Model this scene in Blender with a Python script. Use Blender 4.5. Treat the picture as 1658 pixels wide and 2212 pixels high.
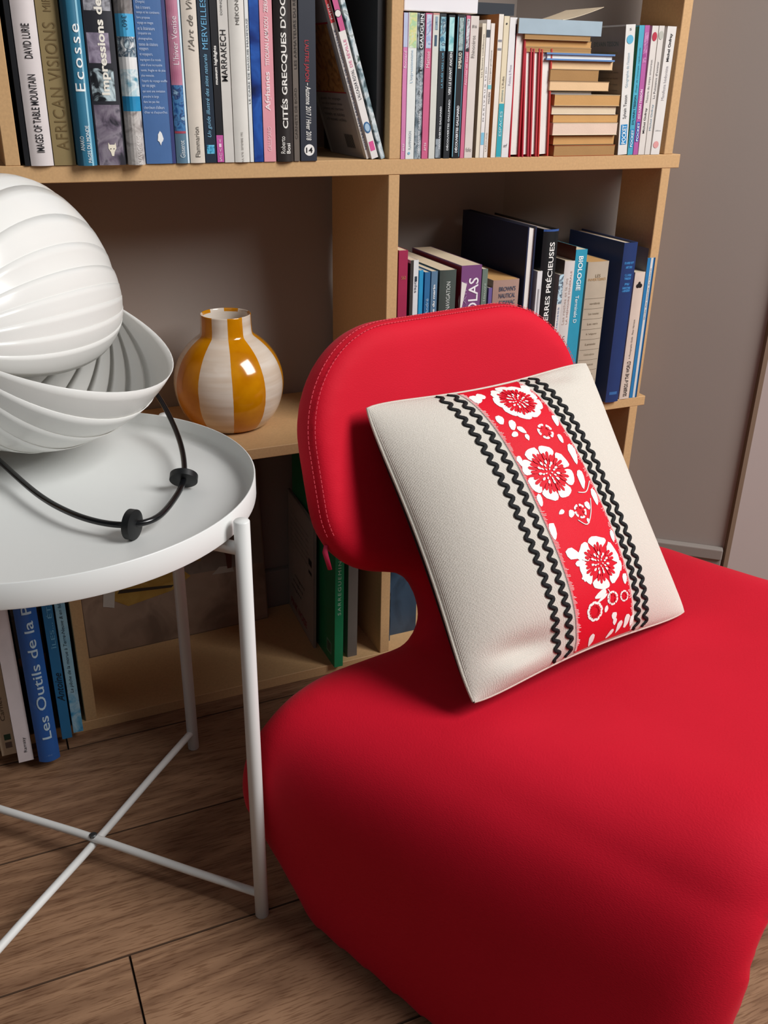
import bpy, bmesh, math, random
import numpy as np
from mathutils import Vector, Matrix
random.seed(7)
S = bpy.context.scene
for o in list(bpy.data.objects): bpy.data.objects.remove(o)
COL = S.collection
R = math.radians

# ------------------------------------------------------------------ camera
CAMP = np.array([-0.4486, -1.2301, 0.9155]); YAW, PITCH, ROLL, FPX = 0.4238, 0.4372, 0.0190, 2019.3
_f = np.array([math.sin(YAW)*math.cos(PITCH), math.cos(YAW)*math.cos(PITCH), -math.sin(PITCH)])
_r = np.array([math.cos(YAW), -math.sin(YAW), 0.0]); _u = np.cross(_r, _f)
_r, _u = _r*math.cos(ROLL)+_u*math.sin(ROLL), -_r*math.sin(ROLL)+_u*math.cos(ROLL)
cam = bpy.data.cameras.new('camera'); camo = bpy.data.objects.new('camera', cam); COL.objects.link(camo)
cam.sensor_width = 36.0; cam.sensor_fit = 'AUTO'; cam.lens = FPX/2212*36.0; cam.clip_start = 0.02
camo.matrix_world = Matrix(((_r[0], _u[0], -_f[0], CAMP[0]), (_r[1], _u[1], -_f[1], CAMP[1]), (_r[2], _u[2], -_f[2], CAMP[2]), (0, 0, 0, 1)))
S.camera = camo
def at(px, py, y):                       # photograph pixel -> world point on the vertical plane at depth y
    d = _f + _r*(px-829)/FPX - _u*(py-1106)/FPX
    return CAMP + d*(y-CAMP[1])/d[1]
def atz(px, py, z):
    d = _f + _r*(px-829)/FPX - _u*(py-1106)/FPX
    return CAMP + d*(z-CAMP[2])/d[2]

# ------------------------------------------------------------------ world and light
w = bpy.data.worlds.new('world'); S.world = w; w.use_nodes = True
w.node_tree.nodes['Background'].inputs[0].default_value = (0.95, 0.97, 1.0, 1)
w.node_tree.nodes['Background'].inputs[1].default_value = 0.062
def area(name, loc, target, sx, sy, power, col):
    l = bpy.data.lights.new(name, 'AREA'); l.shape = 'RECTANGLE'; l.size = sx; l.size_y = sy; l.energy = power; l.color = col
    o = bpy.data.objects.new(name, l); COL.objects.link(o); o.location = loc
    o.rotation_euler = (Vector(target)-Vector(loc)).to_track_quat('-Z', 'Y').to_euler(); return o
area('window_daylight', (1.4, -1.8, 2.3), (0.0, -0.25, 0.45), 1.1, 1.5, 94, (1.0, 0.985, 0.97))
area('ceiling_bounce_fill', (-1.3, -1.9, 2.4), (-.4, -.4, .4), 1.4, 1.4, 3.5, (.88, .94, 1.0))  # added fill lamp standing in for daylight bounced off the ceiling
S.view_settings.view_transform = 'Standard'; S.view_settings.look = 'None'; S.view_settings.gamma = 1.0
S.view_settings.use_curve_mapping = False; S.view_settings.exposure = 0.0

# ------------------------------------------------------------------ helpers
def lin(c):
    if isinstance(c, str): c = tuple(int(c[i:i+2], 16)/255 for i in (0, 2, 4))
    return tuple(x/12.92 if x <= 0.04045 else ((x+0.055)/1.055)**2.4 for x in c)
MATS = {}
def mat(name, col, rough=0.55, spec=0.4, metal=0.0, coat=0.0, sheen=0.0, noise=0.0, nscale=60, bump=0.0, bscale=200, trans=0.0):
    if name in MATS: return MATS[name]
    m = bpy.data.materials.new(name); m.use_nodes = True; nt = m.node_tree; b = nt.nodes['Principled BSDF']
    c = lin(col)
    b.inputs['Base Color'].default_value = (*c, 1); b.inputs['Roughness'].default_value = rough
    b.inputs['Specular IOR Level'].default_value = spec; b.inputs['Metallic'].default_value = metal
    b.inputs['Coat Weight'].default_value = coat; b.inputs['Sheen Weight'].default_value = sheen
    if trans: b.inputs['Subsurface Weight'].default_value = trans; b.inputs['Subsurface Radius'].default_value = (.02, .02, .02)
    if noise or bump:
        tc = nt.nodes.new('ShaderNodeTexCoord')
    if noise:
        n = nt.nodes.new('ShaderNodeTexNoise'); n.inputs['Scale'].default_value = nscale; n.inputs['Detail'].default_value = 5
        nt.links.new(tc.outputs['Object'], n.inputs['Vector'])
        r = nt.nodes.new('ShaderNodeMapRange'); r.inputs['From Min'].default_value = .3; r.inputs['From Max'].default_value = .7
        r.inputs['To Min'].default_value = 1-noise; r.inputs['To Max'].default_value = 1+noise
        nt.links.new(n.outputs['Fac'], r.inputs['Value'])
        mx = nt.nodes.new('ShaderNodeMix'); mx.data_type = 'RGBA'; mx.blend_type = 'MULTIPLY'; mx.inputs[0].default_value = 1
        mx.inputs[6].default_value = (*c, 1); nt.links.new(r.outputs[0], mx.inputs[7]); nt.links.new(mx.outputs[2], b.inputs['Base Color'])
    if bump:
        n2 = nt.nodes.new('ShaderNodeTexNoise'); n2.inputs['Scale'].default_value = bscale; n2.inputs['Detail'].default_value = 3
        nt.links.new(tc.outputs['Object'], n2.inputs['Vector'])
        bp = nt.nodes.new('ShaderNodeBump'); bp.inputs['Strength'].default_value = bump; bp.inputs['Distance'].default_value = 0.002
        nt.links.new(n2.outputs['Fac'], bp.inputs['Height']); nt.links.new(bp.outputs[0], b.inputs['Normal'])
    MATS[name] = m; return m
def cmat(col, rough=0.5, gloss=0.0):     # plain printed card or cloth of one colour
    return mat('card_%s_%d' % (col, rough*100), col, rough, 0.4, coat=gloss, noise=0.05, nscale=40)
def photomat(name, cols, scale=60, rough=0.35, stretch=(1, 1, 1)):   # printed picture: blotches of a few inks
    if name in MATS: return MATS[name]
    m = bpy.data.materials.new(name); m.use_nodes = True; nt = m.node_tree; b = nt.nodes['Principled BSDF']; b.inputs['Roughness'].default_value = rough
    tc = nt.nodes.new('ShaderNodeTexCoord'); mp = nt.nodes.new('ShaderNodeMapping'); mp.inputs['Scale'].default_value = stretch
    n = nt.nodes.new('ShaderNodeTexNoise'); n.inputs['Scale'].default_value = scale; n.inputs['Detail'].default_value = 4; n.inputs['Distortion'].default_value = .6
    cr = nt.nodes.new('ShaderNodeValToRGB'); els = cr.color_ramp.elements
    for i, c in enumerate(cols):
        p = .32+.36*i/max(1, len(cols)-1)
        e = els[i] if i < 2 else els.new(p)
        e.position = p; e.color = (*lin(c), 1)
    nt.links.new(tc.outputs['Object'], mp.inputs['Vector']); nt.links.new(mp.outputs[0], n.inputs['Vector'])
    nt.links.new(n.outputs['Fac'], cr.inputs[0]); nt.links.new(cr.outputs[0], b.inputs['Base Color'])
    MATS[name] = m; return m

class MB:
    def __init__(s): s.v = []; s.f = []
    def add(s, vs, fs):
        k = len(s.v); s.v += [tuple(map(float, p)) for p in vs]; s.f += [tuple(i+k for i in f) for f in fs]; return s
    def box(s, x0, x1, y0, y1, z0, z1):
        return s.add([(x0, y0, z0), (x1, y0, z0), (x1, y1, z0), (x0, y1, z0), (x0, y0, z1), (x1, y0, z1), (x1, y1, z1), (x0, y1, z1)],
                     [(3, 2, 1, 0), (4, 5, 6, 7), (0, 1, 5, 4), (1, 2, 6, 5), (2, 3, 7, 6), (3, 0, 4, 7)])
    def prism(s, poly, z0, z1):
        n = len(poly)
        s.add([(x, y, z0) for x, y in poly]+[(x, y, z1) for x, y in poly],
              [tuple(reversed(range(n))), tuple(range(n, 2*n))]+[(i, (i+1) % n, n+(i+1) % n, n+i) for i in range(n)]); return s
    def lathe(s, prof, n=48, c=(0, 0, 0), close=False):
        m = len(prof); vs = []
        for i in range(n):
            a = 2*math.pi*i/n
            vs += [(c[0]+r*math.cos(a), c[1]+r*math.sin(a), c[2]+z) for r, z in prof]
        fs = [(i*m+j, ((i+1) % n)*m+j, ((i+1) % n)*m+j+1, i*m+j+1) for i in range(n) for j in range(m-1)]
        if close: fs += [(i*m+m-1, ((i+1) % n)*m+m-1, ((i+1) % n)*m, i*m) for i in range(n)]
        return s.add(vs, fs)
    def tube(s, path, rad, n=12, caps=True, up=None, flat=1.0):
        path = [Vector(p) for p in path]; m = len(path); vs = []; pn = None
        for i, p in enumerate(path):
            t = (path[min(i+1, m-1)]-path[max(i-1, 0)]).normalized()
            if up is not None: nn = Vector(up[i]) if isinstance(up, list) else Vector(up); nn = (nn-t*nn.dot(t)).normalized()
            elif pn is None: nn = t.orthogonal().normalized()
            else: nn = (pn-t*pn.dot(t)).normalized()
            pn = nn; b = t.cross(nn); r = rad[i] if isinstance(rad, list) else rad
            for k in range(n):
                a = 2*math.pi*k/n; vs.append(p+b*(r*math.cos(a))+nn*(r*flat*math.sin(a)))
        fs = [(i*n+k, i*n+(k+1) % n, (i+1)*n+(k+1) % n, (i+1)*n+k) for i in range(m-1) for k in range(n)]
        if caps: fs += [tuple(reversed(range(n))), tuple((m-1)*n+k for k in range(n))]
        return s.add(vs, fs)
    def mesh(s, name, m, smooth=False, sharp=None):
        me = bpy.data.meshes.new(name); me.from_pydata(s.v, [], s.f); me.materials.append(m); me.validate()
        bm = bmesh.new(); bm.from_mesh(me); bmesh.ops.recalc_face_normals(bm, faces=bm.faces); bm.to_mesh(me); bm.free()
        if smooth:
            me.polygons.foreach_set('use_smooth', [True]*len(me.polygons))
            if sharp: me.set_sharp_from_angle(angle=R(sharp))
        return me
    def build(s, name, m, parent=None, smooth=False, sharp=None, bevel=0.0, seg=2):
        o = bpy.data.objects.new(name, s.mesh(name, m, smooth, sharp)); COL.objects.link(o)
        if parent is not None: o.parent = parent
        if bevel:
            b = o.modifiers.new('bevel', 'BEVEL'); b.width = bevel; b.segments = seg; b.limit_method = 'ANGLE'; b.angle_limit = R(40)
        return o
def empty(name, loc=(0, 0, 0), rot=(0, 0, 0)):
    o = bpy.data.objects.new(name, None); COL.objects.link(o); o.empty_display_size = .05; o.location = loc; o.rotation_euler = rot; return o
def tag(o, label=None, cat=None, group=None, kind=None):
    if label: o['label'] = label
    if cat: o['category'] = cat
    if group: o['group'] = group
    if kind: o['kind'] = kind
    return o
_TXT = {}
def glyphs(body, bold=0.0, shear=0.0, spacing=1.0):
    k = (body, bold, shear, spacing)
    if k not in _TXT:
        c = bpy.data.curves.new('lettering', 'FONT'); c.body = body; c.offset = bold; c.shear = shear; c.space_character = spacing; c.resolution_u = 3
        o = bpy.data.objects.new('lettering', c); COL.objects.link(o)
        me = bpy.data.meshes.new_from_object(o)
        bpy.data.objects.remove(o); bpy.data.curves.remove(c)
        vs = np.array([v.co[:] for v in me.vertices]) if len(me.vertices) else np.zeros((0, 3)); fs = [tuple(p.vertices) for p in me.polygons]
        bpy.data.meshes.remove(me); _TXT[k] = (vs, fs)
    return _TXT[k]
def text_on(parent, body, fn, L, Hh, m, bold=0.0, shear=0.0, spacing=1.0, name='lettering', fit=True, cell=0):
    # fn(s, t) -> local 3D point; s along the reading direction 0..L, t across -Hh/2..Hh/2
    vs, fs = glyphs(body, bold, shear, spacing)
    if not len(vs): return None
    if cell:                       # cut the glyphs small enough to lie on a rounded spine
        lo, hi = vs.min(0), vs.max(0); lim = (hi[1]-lo[1])*cell; V2 = [tuple(v) for v in vs]; out = []
        st_ = [(f[0], f[i], f[i+1]) for f in fs for i in range(1, len(f)-1)]
        while st_:
            t3 = st_.pop(); e = [(abs(V2[t3[i]][1]-V2[t3[(i+1) % 3]][1]), i) for i in range(3)]; m_, i = max(e)
            if m_ <= lim: out.append(t3); continue
            a_, b_, c_ = t3[i], t3[(i+1) % 3], t3[(i+2) % 3]; V2.append(tuple((np.array(V2[a_])+np.array(V2[b_]))/2)); k_ = len(V2)-1
            st_ += [(a_, k_, c_), (k_, b_, c_)]
        vs, fs = np.array(V2), out
    lo, hi = vs.min(0), vs.max(0); sx = L/max(1e-6, hi[0]-lo[0]); sy = Hh/max(1e-6, hi[1]-lo[1])
    if not fit: sx = sy = min(sx, sy)
    b = MB(); off = (L-(hi[0]-lo[0])*sx)/2
    b.add([fn(off+(v[0]-lo[0])*sx, (v[1]-(lo[1]+hi[1])/2)*sy) for v in vs], fs)
    return b.build(name, m, parent)

# ------------------------------------------------------------------ surface of an implicit solid
def surface_net(fn, lo, hi, h):
    ax = [np.arange(lo[i], hi[i]+h, h) for i in range(3)]
    X, Y, Z = np.meshgrid(*ax, indexing='ij'); D = fn(X, Y, Z); s = D < 0
    n = D.shape; cnt = np.zeros((n[0]-1, n[1]-1, n[2]-1)); acc = np.zeros(cnt.shape+(3,))
    cor = [(i, j, k) for i in (0, 1) for j in (0, 1) for k in (0, 1)]
    sl = lambda c: tuple(slice(c[d], n[d]-1+c[d]) for d in range(3))
    for a in cor:
        for d in range(3):
            if a[d]: continue
            b = list(a); b[d] = 1; b = tuple(b)
            A, B = D[sl(a)], D[sl(b)]; m = (A < 0) != (B < 0); t = np.where(m, A/np.where(A-B == 0, 1, A-B), 0)
            P = np.array(a, float)[None, None, None, :]+np.zeros(A.shape+(3,)); P[..., d] = t
            acc += P*m[..., None]; cnt += m
    act = cnt > 0; idx = -np.ones(cnt.shape, int); idx[act] = np.arange(act.sum())
    I = np.argwhere(act); V = (I+acc[act]/cnt[act][:, None])*h+np.array([a[0] for a in ax])
    F = []
    for d in range(3):
        e, g = [x for x in range(3) if x != d]
        A = s[tuple(slice(0, n[x]-1) if x == d else slice(1, n[x]-1) for x in range(3))]
        B = s[tuple(slice(1, n[x]) if x == d else slice(1, n[x]-1) for x in range(3))]
        q = np.argwhere(A != B); q[:, e] += 1; q[:, g] += 1
        flip = A[A != B]
        def cell(de, dg):
            c = q.copy(); c[:, e] -= de; c[:, g] -= dg; return idx[c[:, 0], c[:, 1], c[:, 2]]
        quad = np.stack([cell(1, 1), cell(0, 1), cell(0, 0), cell(1, 0)], 1)
        sw = flip if d != 1 else ~flip
        quad = np.where(sw[:, None], quad, quad[:, ::-1]); F.append(quad)
    return V, np.concatenate(F)
def smin(a, b, k): h = np.clip(.5+.5*(b-a)/k, 0, 1); return b*(1-h)+a*h-k*h*(1-h)
def smax(a, b, k): return -smin(-a, -b, k)
# ------------------------------------------------------------------ materials of the room
def wood_mat(name, c1, c2, c3, rough, along='X', scale=1.0, rand=True, bump=.05):
    m = bpy.data.materials.new(name); m.use_nodes = True; nt = m.node_tree; b = nt.nodes['Principled BSDF']; b.inputs['Roughness'].default_value = rough
    b.inputs['Specular IOR Level'].default_value = .3
    L = nt.links.new; N = nt.nodes.new
    tc = N('ShaderNodeTexCoord'); mp = N('ShaderNodeMapping'); st = {'X': (1.1, 9, 9), 'Y': (9, 1.1, 9), 'Z': (9, 9, 1.1)}[along]
    mp.inputs['Scale'].default_value = tuple(x*scale for x in st)
    if rand:
        oi = N('ShaderNodeObjectInfo'); ml = N('ShaderNodeMath'); ml.operation = 'MULTIPLY'; ml.inputs[1].default_value = 37.0; L(oi.outputs['Random'], ml.inputs[0])
        cb = N('ShaderNodeCombineXYZ'); [L(ml.outputs[0], cb.inputs[i]) for i in range(3)]; L(cb.outputs[0], mp.inputs['Location'])
    L(tc.outputs['Object'], mp.inputs['Vector'])
    n = N('ShaderNodeTexNoise'); n.inputs['Scale'].default_value = 1.2; n.inputs['Detail'].default_value = 2; n.inputs['Distortion'].default_value = .8; L(mp.outputs[0], n.inputs['Vector'])
    wv = N('ShaderNodeMath'); wv.operation = 'MULTIPLY'; wv.inputs[1].default_value = 16; L(n.outputs['Fac'], wv.inputs[0])
    fr = N('ShaderNodeMath'); fr.operation = 'PINGPONG'; fr.inputs[1].default_value = 1.0; L(wv.outputs[0], fr.inputs[0])
    mp2 = N('ShaderNodeMapping'); mp2.inputs['Scale'].default_value = tuple(x*scale*16 if x > 2 else x*scale*11 for x in st); L(tc.outputs['Object'], mp2.inputs['Vector'])
    n2 = N('ShaderNodeTexNoise'); n2.inputs['Scale'].default_value = 3; n2.inputs['Detail'].default_value = 4; L(mp2.outputs[0], n2.inputs['Vector'])
    cr = N('ShaderNodeValToRGB'); e = cr.color_ramp.elements; e[0].position = 0; e[0].color = (*lin(c1), 1); e[1].position = 1; e[1].color = (*lin(c2), 1); L(fr.outputs[0], cr.inputs[0])
    cr2 = N('ShaderNodeValToRGB'); e = cr2.color_ramp.elements; e[0].position = .36; e[0].color = (*lin(c3), 1); e[1].position = .5; e[1].color = (1, 1, 1, 1); L(n2.outputs['Fac'], cr2.inputs[0])
    mx = N('ShaderNodeMix'); mx.data_type = 'RGBA'; mx.blend_type = 'MULTIPLY'; mx.inputs[0].default_value = .6; L(cr.outputs[0], mx.inputs[6]); L(cr2.outputs[0], mx.inputs[7]); L(mx.outputs[2], b.inputs['Base Color'])
    bp = N('ShaderNodeBump'); bp.inputs['Strength'].default_value = bump; bp.inputs['Distance'].default_value = .001; L(n2.outputs['Fac'], bp.inputs['Height']); L(bp.outputs[0], b.inputs['Normal'])
    MATS[name] = m; return m
M_FLOOR = wood_mat('oak_floor_board', '9d7a5e', '7f5f48', 'a58f80', .5)
M_JOINT = mat('floor_joint', '4a3424', .9)
M_SHELF = mat('pale_fibreboard', 'c9a274', .6, .3, noise=.06, nscale=300, bump=.04, bscale=500)
M_WALL = mat('wall_paint', '9c918a', .9, .2, noise=.015, nscale=3, bump=.03, bscale=300)
M_PIER = mat('pier_paint', 'a89a96', .9, .2, noise=.015, nscale=3)
M_SKIRT = mat('skirting_paint', '8f8781', .6, .3)
M_STRIP = mat('brown_edge_strip', '75604f', .6)

# ------------------------------------------------------------------ floor and walls
YB = .235; ANG = R(40); WX, WY = .5676, .118            # back wall depth; the slanting wall passes through (WX, WY)
def ywall(x): return WY-(x-WX)*math.tan(ANG)
XC = WX-(YB-WY)/math.tan(ANG)                           # corner of back wall and slanting wall
floor = tag(MB().box(-2.2, 2.4, -3.2, .6, -.05, -.012).build('floor', M_JOINT), kind='structure', label='floor of wide oak boards')
bw = .1988; rows = {-4: .31, -3: .85, -2: .1, -1: -.396, 0: .62, 1: .2, 2: -.42}
pl_cache = {}
for k in range(-6, 4):
    y1 = -.0325+bw*(k-1); y0 = y1-bw
    j0 = {2: -.415, 1: .47, 0: .62, -1: .19, -2: .05, -3: .9}.get(k, random.uniform(-1, 1))
    if k == -1: j0 = -.396
    xs = sorted([j0+1.28*n for n in range(-3, 4)])
    for a, b in zip(xs[:-1], xs[1:]):
        a2, b2 = max(a, -2.2), min(b, 2.4)
        if b2-a2 < .05: continue
        key = round(b2-a2, 4)
        if key not in pl_cache:
            q = MB(); e = .0008; t = .0012; lx, ly = key, bw
            q.add([(.0006, .0006, -.013), (lx-.0006, .0006, -.013), (lx-.0006, ly-.0006, -.013), (.0006, ly-.0006, -.013),
                   (.0006, .0006, -t), (lx-.0006, .0006, -t), (lx-.0006, ly-.0006, -t), (.0006, ly-.0006, -t),
                   (e+.0006, e+.0006, 0), (lx-e-.0006, e+.0006, 0), (lx-e-.0006, ly-e-.0006, 0), (e+.0006, ly-e-.0006, 0)],
                  [(0, 1, 5, 4), (1, 2, 6, 5), (2, 3, 7, 6), (3, 0, 4, 7), (4, 5, 9, 8), (5, 6, 10, 9), (6, 7, 11, 10), (7, 4, 8, 11), (8, 9, 10, 11), (3, 2, 1, 0)])
            pl_cache[key] = q.mesh('floor_board', M_FLOOR)
            pl_cache[key].materials.append(M_JOINT)
            for pf in pl_cache[key].polygons: pf.material_index = 0 if pf.center.z > -.0004 else 1
        o = bpy.data.objects.new('floor_board', pl_cache[key]); COL.objects.link(o); o.parent = floor; o.location = (a2, y0, 0)
tag(MB().box(-2.2, XC+.03, YB, YB+.1, 0, 2.5).build('wall_back', M_WALL), kind='structure')
PX, PY = .784, ywall(.784)
tag(MB().prism([(XC, YB), (PX, ywall(PX)), (PX+.06, ywall(PX)+.12), (XC+.06, YB+.1)], 0, 2.5).build('wall_right', M_WALL), kind='structure')
# pier at the far right, with a narrow brown edge strip
pd = Vector((1, -.22)).normalized(); pn_ = Vector((pd.y, -pd.x))
def pp(t, o): return (PX+pd.x*t+pn_.x*o, PY+pd.y*t+pn_.y*o)
tag(MB().prism([pp(0, .005), pp(.9, .005), pp(.9, -.3), pp(.03, -.12)], 0, 2.5).build('wall_pier', M_PIER), kind='structure')
tag(MB().prism([pp(-.003, -.002), pp(-.003, .0075), pp(.006, .0075), pp(.006, .0055), pp(-.0003, .0055), pp(-.0003, -.002)], 0, 2.5).build('trim_1', M_STRIP), kind='structure')
tag(MB().box(-2.2, XC, YB-.014, YB, 0, .09).build('baseboard_back', M_SKIRT, bevel=.003), kind='structure')
nx, ny = -math.sin(ANG), -math.cos(ANG)
def alongw(x, o): return (x+nx*o, ywall(x)+ny*o)
sk = MB(); sk.prism([alongw(XC+.02, 0), alongw(XC+.02, .012), alongw(PX-.004, .012), alongw(PX-.004, 0)], 0, .100)
sk.prism([alongw(XC+.02, 0), alongw(XC+.02, .017), alongw(PX-.004, .017), alongw(PX-.004, 0)], .1005, .122)
tag(sk.build('baseboard_right', M_SKIRT, bevel=.002), kind='structure')

# ------------------------------------------------------------------ bookcase
case = tag(empty('bookcase', (0, 0, 0)), 'pale fibreboard bookcase filling the corner, crammed with books', 'bookcase')
T = .0178; Z0, Z1, Z2, Z3 = .0178, .4215, .8122, 1.2050   # upper faces of the boards
XM, XL, XR = .1207, -.3665, .5840
def board(zt, xr, t=T, xl=-1.15):
    c = alongw(XC, .002)
    p = [(xl, 0), (xr, 0), (xr, ywall(xr)-.003), (XC-.002, YB-.004), (xl, YB-.004)]
    if zt < .05: p = [(xl, 0), (XR, 0), (XR, ywall(XR)-.025), (XC-.02, YB-.018), (xl, YB-.018)]
    MB().prism(p, zt-t, zt).build('shelf_board', M_SHELF, case, bevel=.0008, seg=1)
board(Z0, XR); board(Z1, .5975, .0165); board(Z2, .5995, .0200); board(Z3, .5990, .0200)
def upright(xr, za, zb, full=True):
    if full: MB().box(xr-T+.001, xr, .0006, YB-.018, za, zb).build('upright', M_SHELF, case, bevel=.0008, seg=1)
    else: MB().prism([(xr-.0168, .0006), (xr, .0006), (xr, ywall(xr)-.02), (xr-.0168, ywall(xr-.0168)-.02)], za, zb).build('upright', M_SHELF, case, bevel=.0008, seg=1)
for za, zb in ((Z0, Z1-.0165), (Z1, Z2-.02), (Z2, Z3-.02)):
    upright(XM, za, zb); upright(XL, za, zb); upright(XR, za, zb, False); upright(-1.1, za, zb)

# ------------------------------------------------------------------ side table
M_TAB = mat('white_powder_coat', 'e2e4e2', .42, .5, bump=.01, bscale=900)
TX, TY, TR, ZR = -.4086, -.2687, .2226, .5278
table = tag(empty('side_table', (TX, TY, 0)), 'round white metal tray table on thin tube legs beside red chair', 'table')
ht = .0262
MB().lathe([(0, ZR-ht), (TR-.002, ZR-ht), (TR-.0004, ZR-ht+.001), (TR, ZR-ht+.003), (TR, ZR-.0008), (TR-.0006, ZR), (TR-.0014, ZR), (TR-.002, ZR-.0008), (TR-.002, ZR-ht+.012), (TR-.005, ZR-ht+.006), (TR-.012, ZR-ht+.0025), (0, ZR-ht+.0020)], 128).build('tray', M_TAB, table, smooth=True, sharp=40)
RL = .2362; TH = -.7749
for k in range(4):
    a = TH+k*math.pi/2; x, y = RL*math.cos(a), RL*math.sin(a); rr = .0080
    MB().lathe([(0, 0), (rr-.001, 0), (rr, .001), (rr, .5235), (rr-.0012, .5248), (0, .5252)], 24, (x, y, 0)).build('leg', M_TAB, table, smooth=True, sharp=50)
for k in range(2):
    a = TH+k*math.pi/2; c, s = math.cos(a), math.sin(a); zc = .0335+(.0 if k == 0 else -.0035)
    MB().tube([(c*t*(RL-.004), s*t*(RL-.004), zc+(0 if abs(t) > .12 else (.0025 if k == 0 else -.0025))) for t in (-1, -.6, -.12, -.06, 0, .06, .12, .6, 1)], .0050, 14).build('crossbar', M_TAB, table, smooth=True, sharp=50)
    MB().tube([(c*t*(RL-.004), s*t*(RL-.004), ZR-ht-.0085-.0*k) for t in (-1, 1)], .0070, 14).build('tray_support', M_TAB, table, smooth=True, sharp=50)
MB().lathe([(0, .0425), (.0032, .0425), (.0048, .0415), (.0048, .039), (0, .039)], 20).build('screw', mat('zinc_screw', '6f7374', .35, metal=.9), table)

# ------------------------------------------------------------------ lamp: overlapping strips pinned at two poles
M_LAMP = mat('white_polypropylene', 'f9f9f6', .24, .5)
_nt = M_LAMP.node_tree; _tr = _nt.nodes.new('ShaderNodeBsdfTranslucent'); _tr.inputs[0].default_value = (.92, .88, .80, 1); _mx = _nt.nodes.new('ShaderNodeMixShader'); _mx.inputs[0].default_value = .20
_nt.links.new(_nt.nodes['Principled BSDF'].outputs[0], _mx.inputs[1]); _nt.links.new(_tr.outputs[0], _mx.inputs[2]); _nt.links.new(_mx.outputs[0], _nt.nodes['Material Output'].inputs[0])
M_BLACK = mat('black_rubber', '101214', .45, .4)
LC = Vector(CAMP+1.02*(_f+_r*(57.1-829)/FPX-_u*(682.1-1106)/FPX)); LRAD = .15625
rv, uv, fv = Vector(_r), Vector(_u), Vector(_f)
lamp = tag(empty('table_lamp', (LC.x, LC.y, ZR-ht+.002)), 'white shell lamp of overlapping plastic strips on a black ring stand', 'lamp')
lof = LC-Vector(lamp.location)
axis = (rv*.2463+uv*.3277+fv*.8465).normalized()
e1 = (rv-axis*rv.dot(axis)).normalized(); e2 = axis.cross(e1); e2 = e2 if e2.dot(uv) > 0 else -e2
NS = 25; PH0, PH1 = -24., -396.
PR = list(zip([-24, -60, -90, -135, -180, -225, -270, -295, -315, -340, -360, -396], [.1647, .1508, .1479, .1530, .1581, .1586, .1446, .1098, .0872, .0788, .0765, .0794]))
for k in range(NS):
    t0 = k/NS; ph = PH0+(PH1-PH0)*t0; dph = (PH1-PH0)/NS
    def rad(t): return float(np.interp(-(PH0+(PH1-PH0)*t), [-p for p, _ in PR], [r_ for _, r_ in PR]))
    r0 = rad(t0); b = MB(); nu, nv = 36, 5
    wdt = abs(dph)*1.55
    for i in range(nu+1):
        th = math.pi*(.015+.97*i/nu)
        for j in range(nv+1):
            q = j/nv; a = R(ph-wdt*q)
            rr = float(np.interp(-(ph-wdt*q), [-p for p, _ in PR], [r_ for _, r_ in PR]))*(1.0+.015*(.5-q))
            # the strips bow outwards a little more than a circle between the pins
            e = e1*math.cos(a)+e2*math.sin(a)
            b.v.append(tuple(lof+axis*(-math.cos(th)*LRAD*.96)+e*(rr*math.sin(th)**.92)))
    b.f = [(i*(nv+1)+j, i*(nv+1)+j+1, (i+1)*(nv+1)+j+1, (i+1)*(nv+1)+j) for i in range(nu) for j in range(nv)]
    o = b.build('shade_strip', M_LAMP, lamp, smooth=True)
    so = o.modifiers.new('thickness', 'SOLIDIFY'); so.thickness = .0009; so.offset = -1
for s in (-1, 1):
    c = lof+axis*(s*LRAD*.965)
    MB().tube([c-axis*.003, c+axis*.003], .006, 16).build('pin', M_LAMP, lamp, smooth=True, sharp=40)
MB().tube([lof-axis*LRAD*.6+uv*.01, lof+axis*LRAD*.2], .014, 16).build('bulb_holder', M_LAMP, lamp, smooth=True, sharp=40)
ring = [(-.4650, -.120, .5300), (-.4432, -.1845, .522), (-.4136, -.2844, .519), (-.3886, -.3428, .519), (-.3628, -.3781, .519), (-.3368, -.3929, .519), (-.3108, -.3853, .519), (-.2832, -.3424, .519), (-.2650, -.2976, .519), (-.2520, -.2380, .5215), (-.2465, -.180, .530), (-.2500, -.1300, .548), (-.262, -.085, .572), (-.275, -.045, .605), (-.300, -.015, .660)]
def spline(pts, n=8):
    P = [Vector(p) for p in pts]; out = []
    for i in range(len(P)-1):
        a, b, c, d = P[max(i-1, 0)], P[i], P[i+1], P[min(i+2, len(P)-1)]
        for k in range(n):
            t = k/n; out.append(.5*((2*b)+(c-a)*t+(2*a-5*b+4*c-d)*t*t+(3*b-a-3*c+d)*t**3))
    return out+[P[-1]]
L0 = Vector(lamp.location)
rp = [p-L0 for p in spline(ring)]
MB().tube(rp, .0032, 12).build('stand_ring', mat('black_gloss_rod', '0c0d10', .22, .5), lamp, smooth=True)
for p, d in (((-.3368, -.3929, .519), (.78, -.62, 0)), ((-.2650, -.2976, .519), (.30, .75, .6))):
    c = Vector(p)-L0; d = Vector(d).normalized()
    MB().tube([c-d*.0045, c-d*.0035, c+d*.0035, c+d*.0045], [.0110, .0150, .0150, .0110], 28).build('stand_disc', M_BLACK, lamp, smooth=True, sharp=50)

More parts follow.
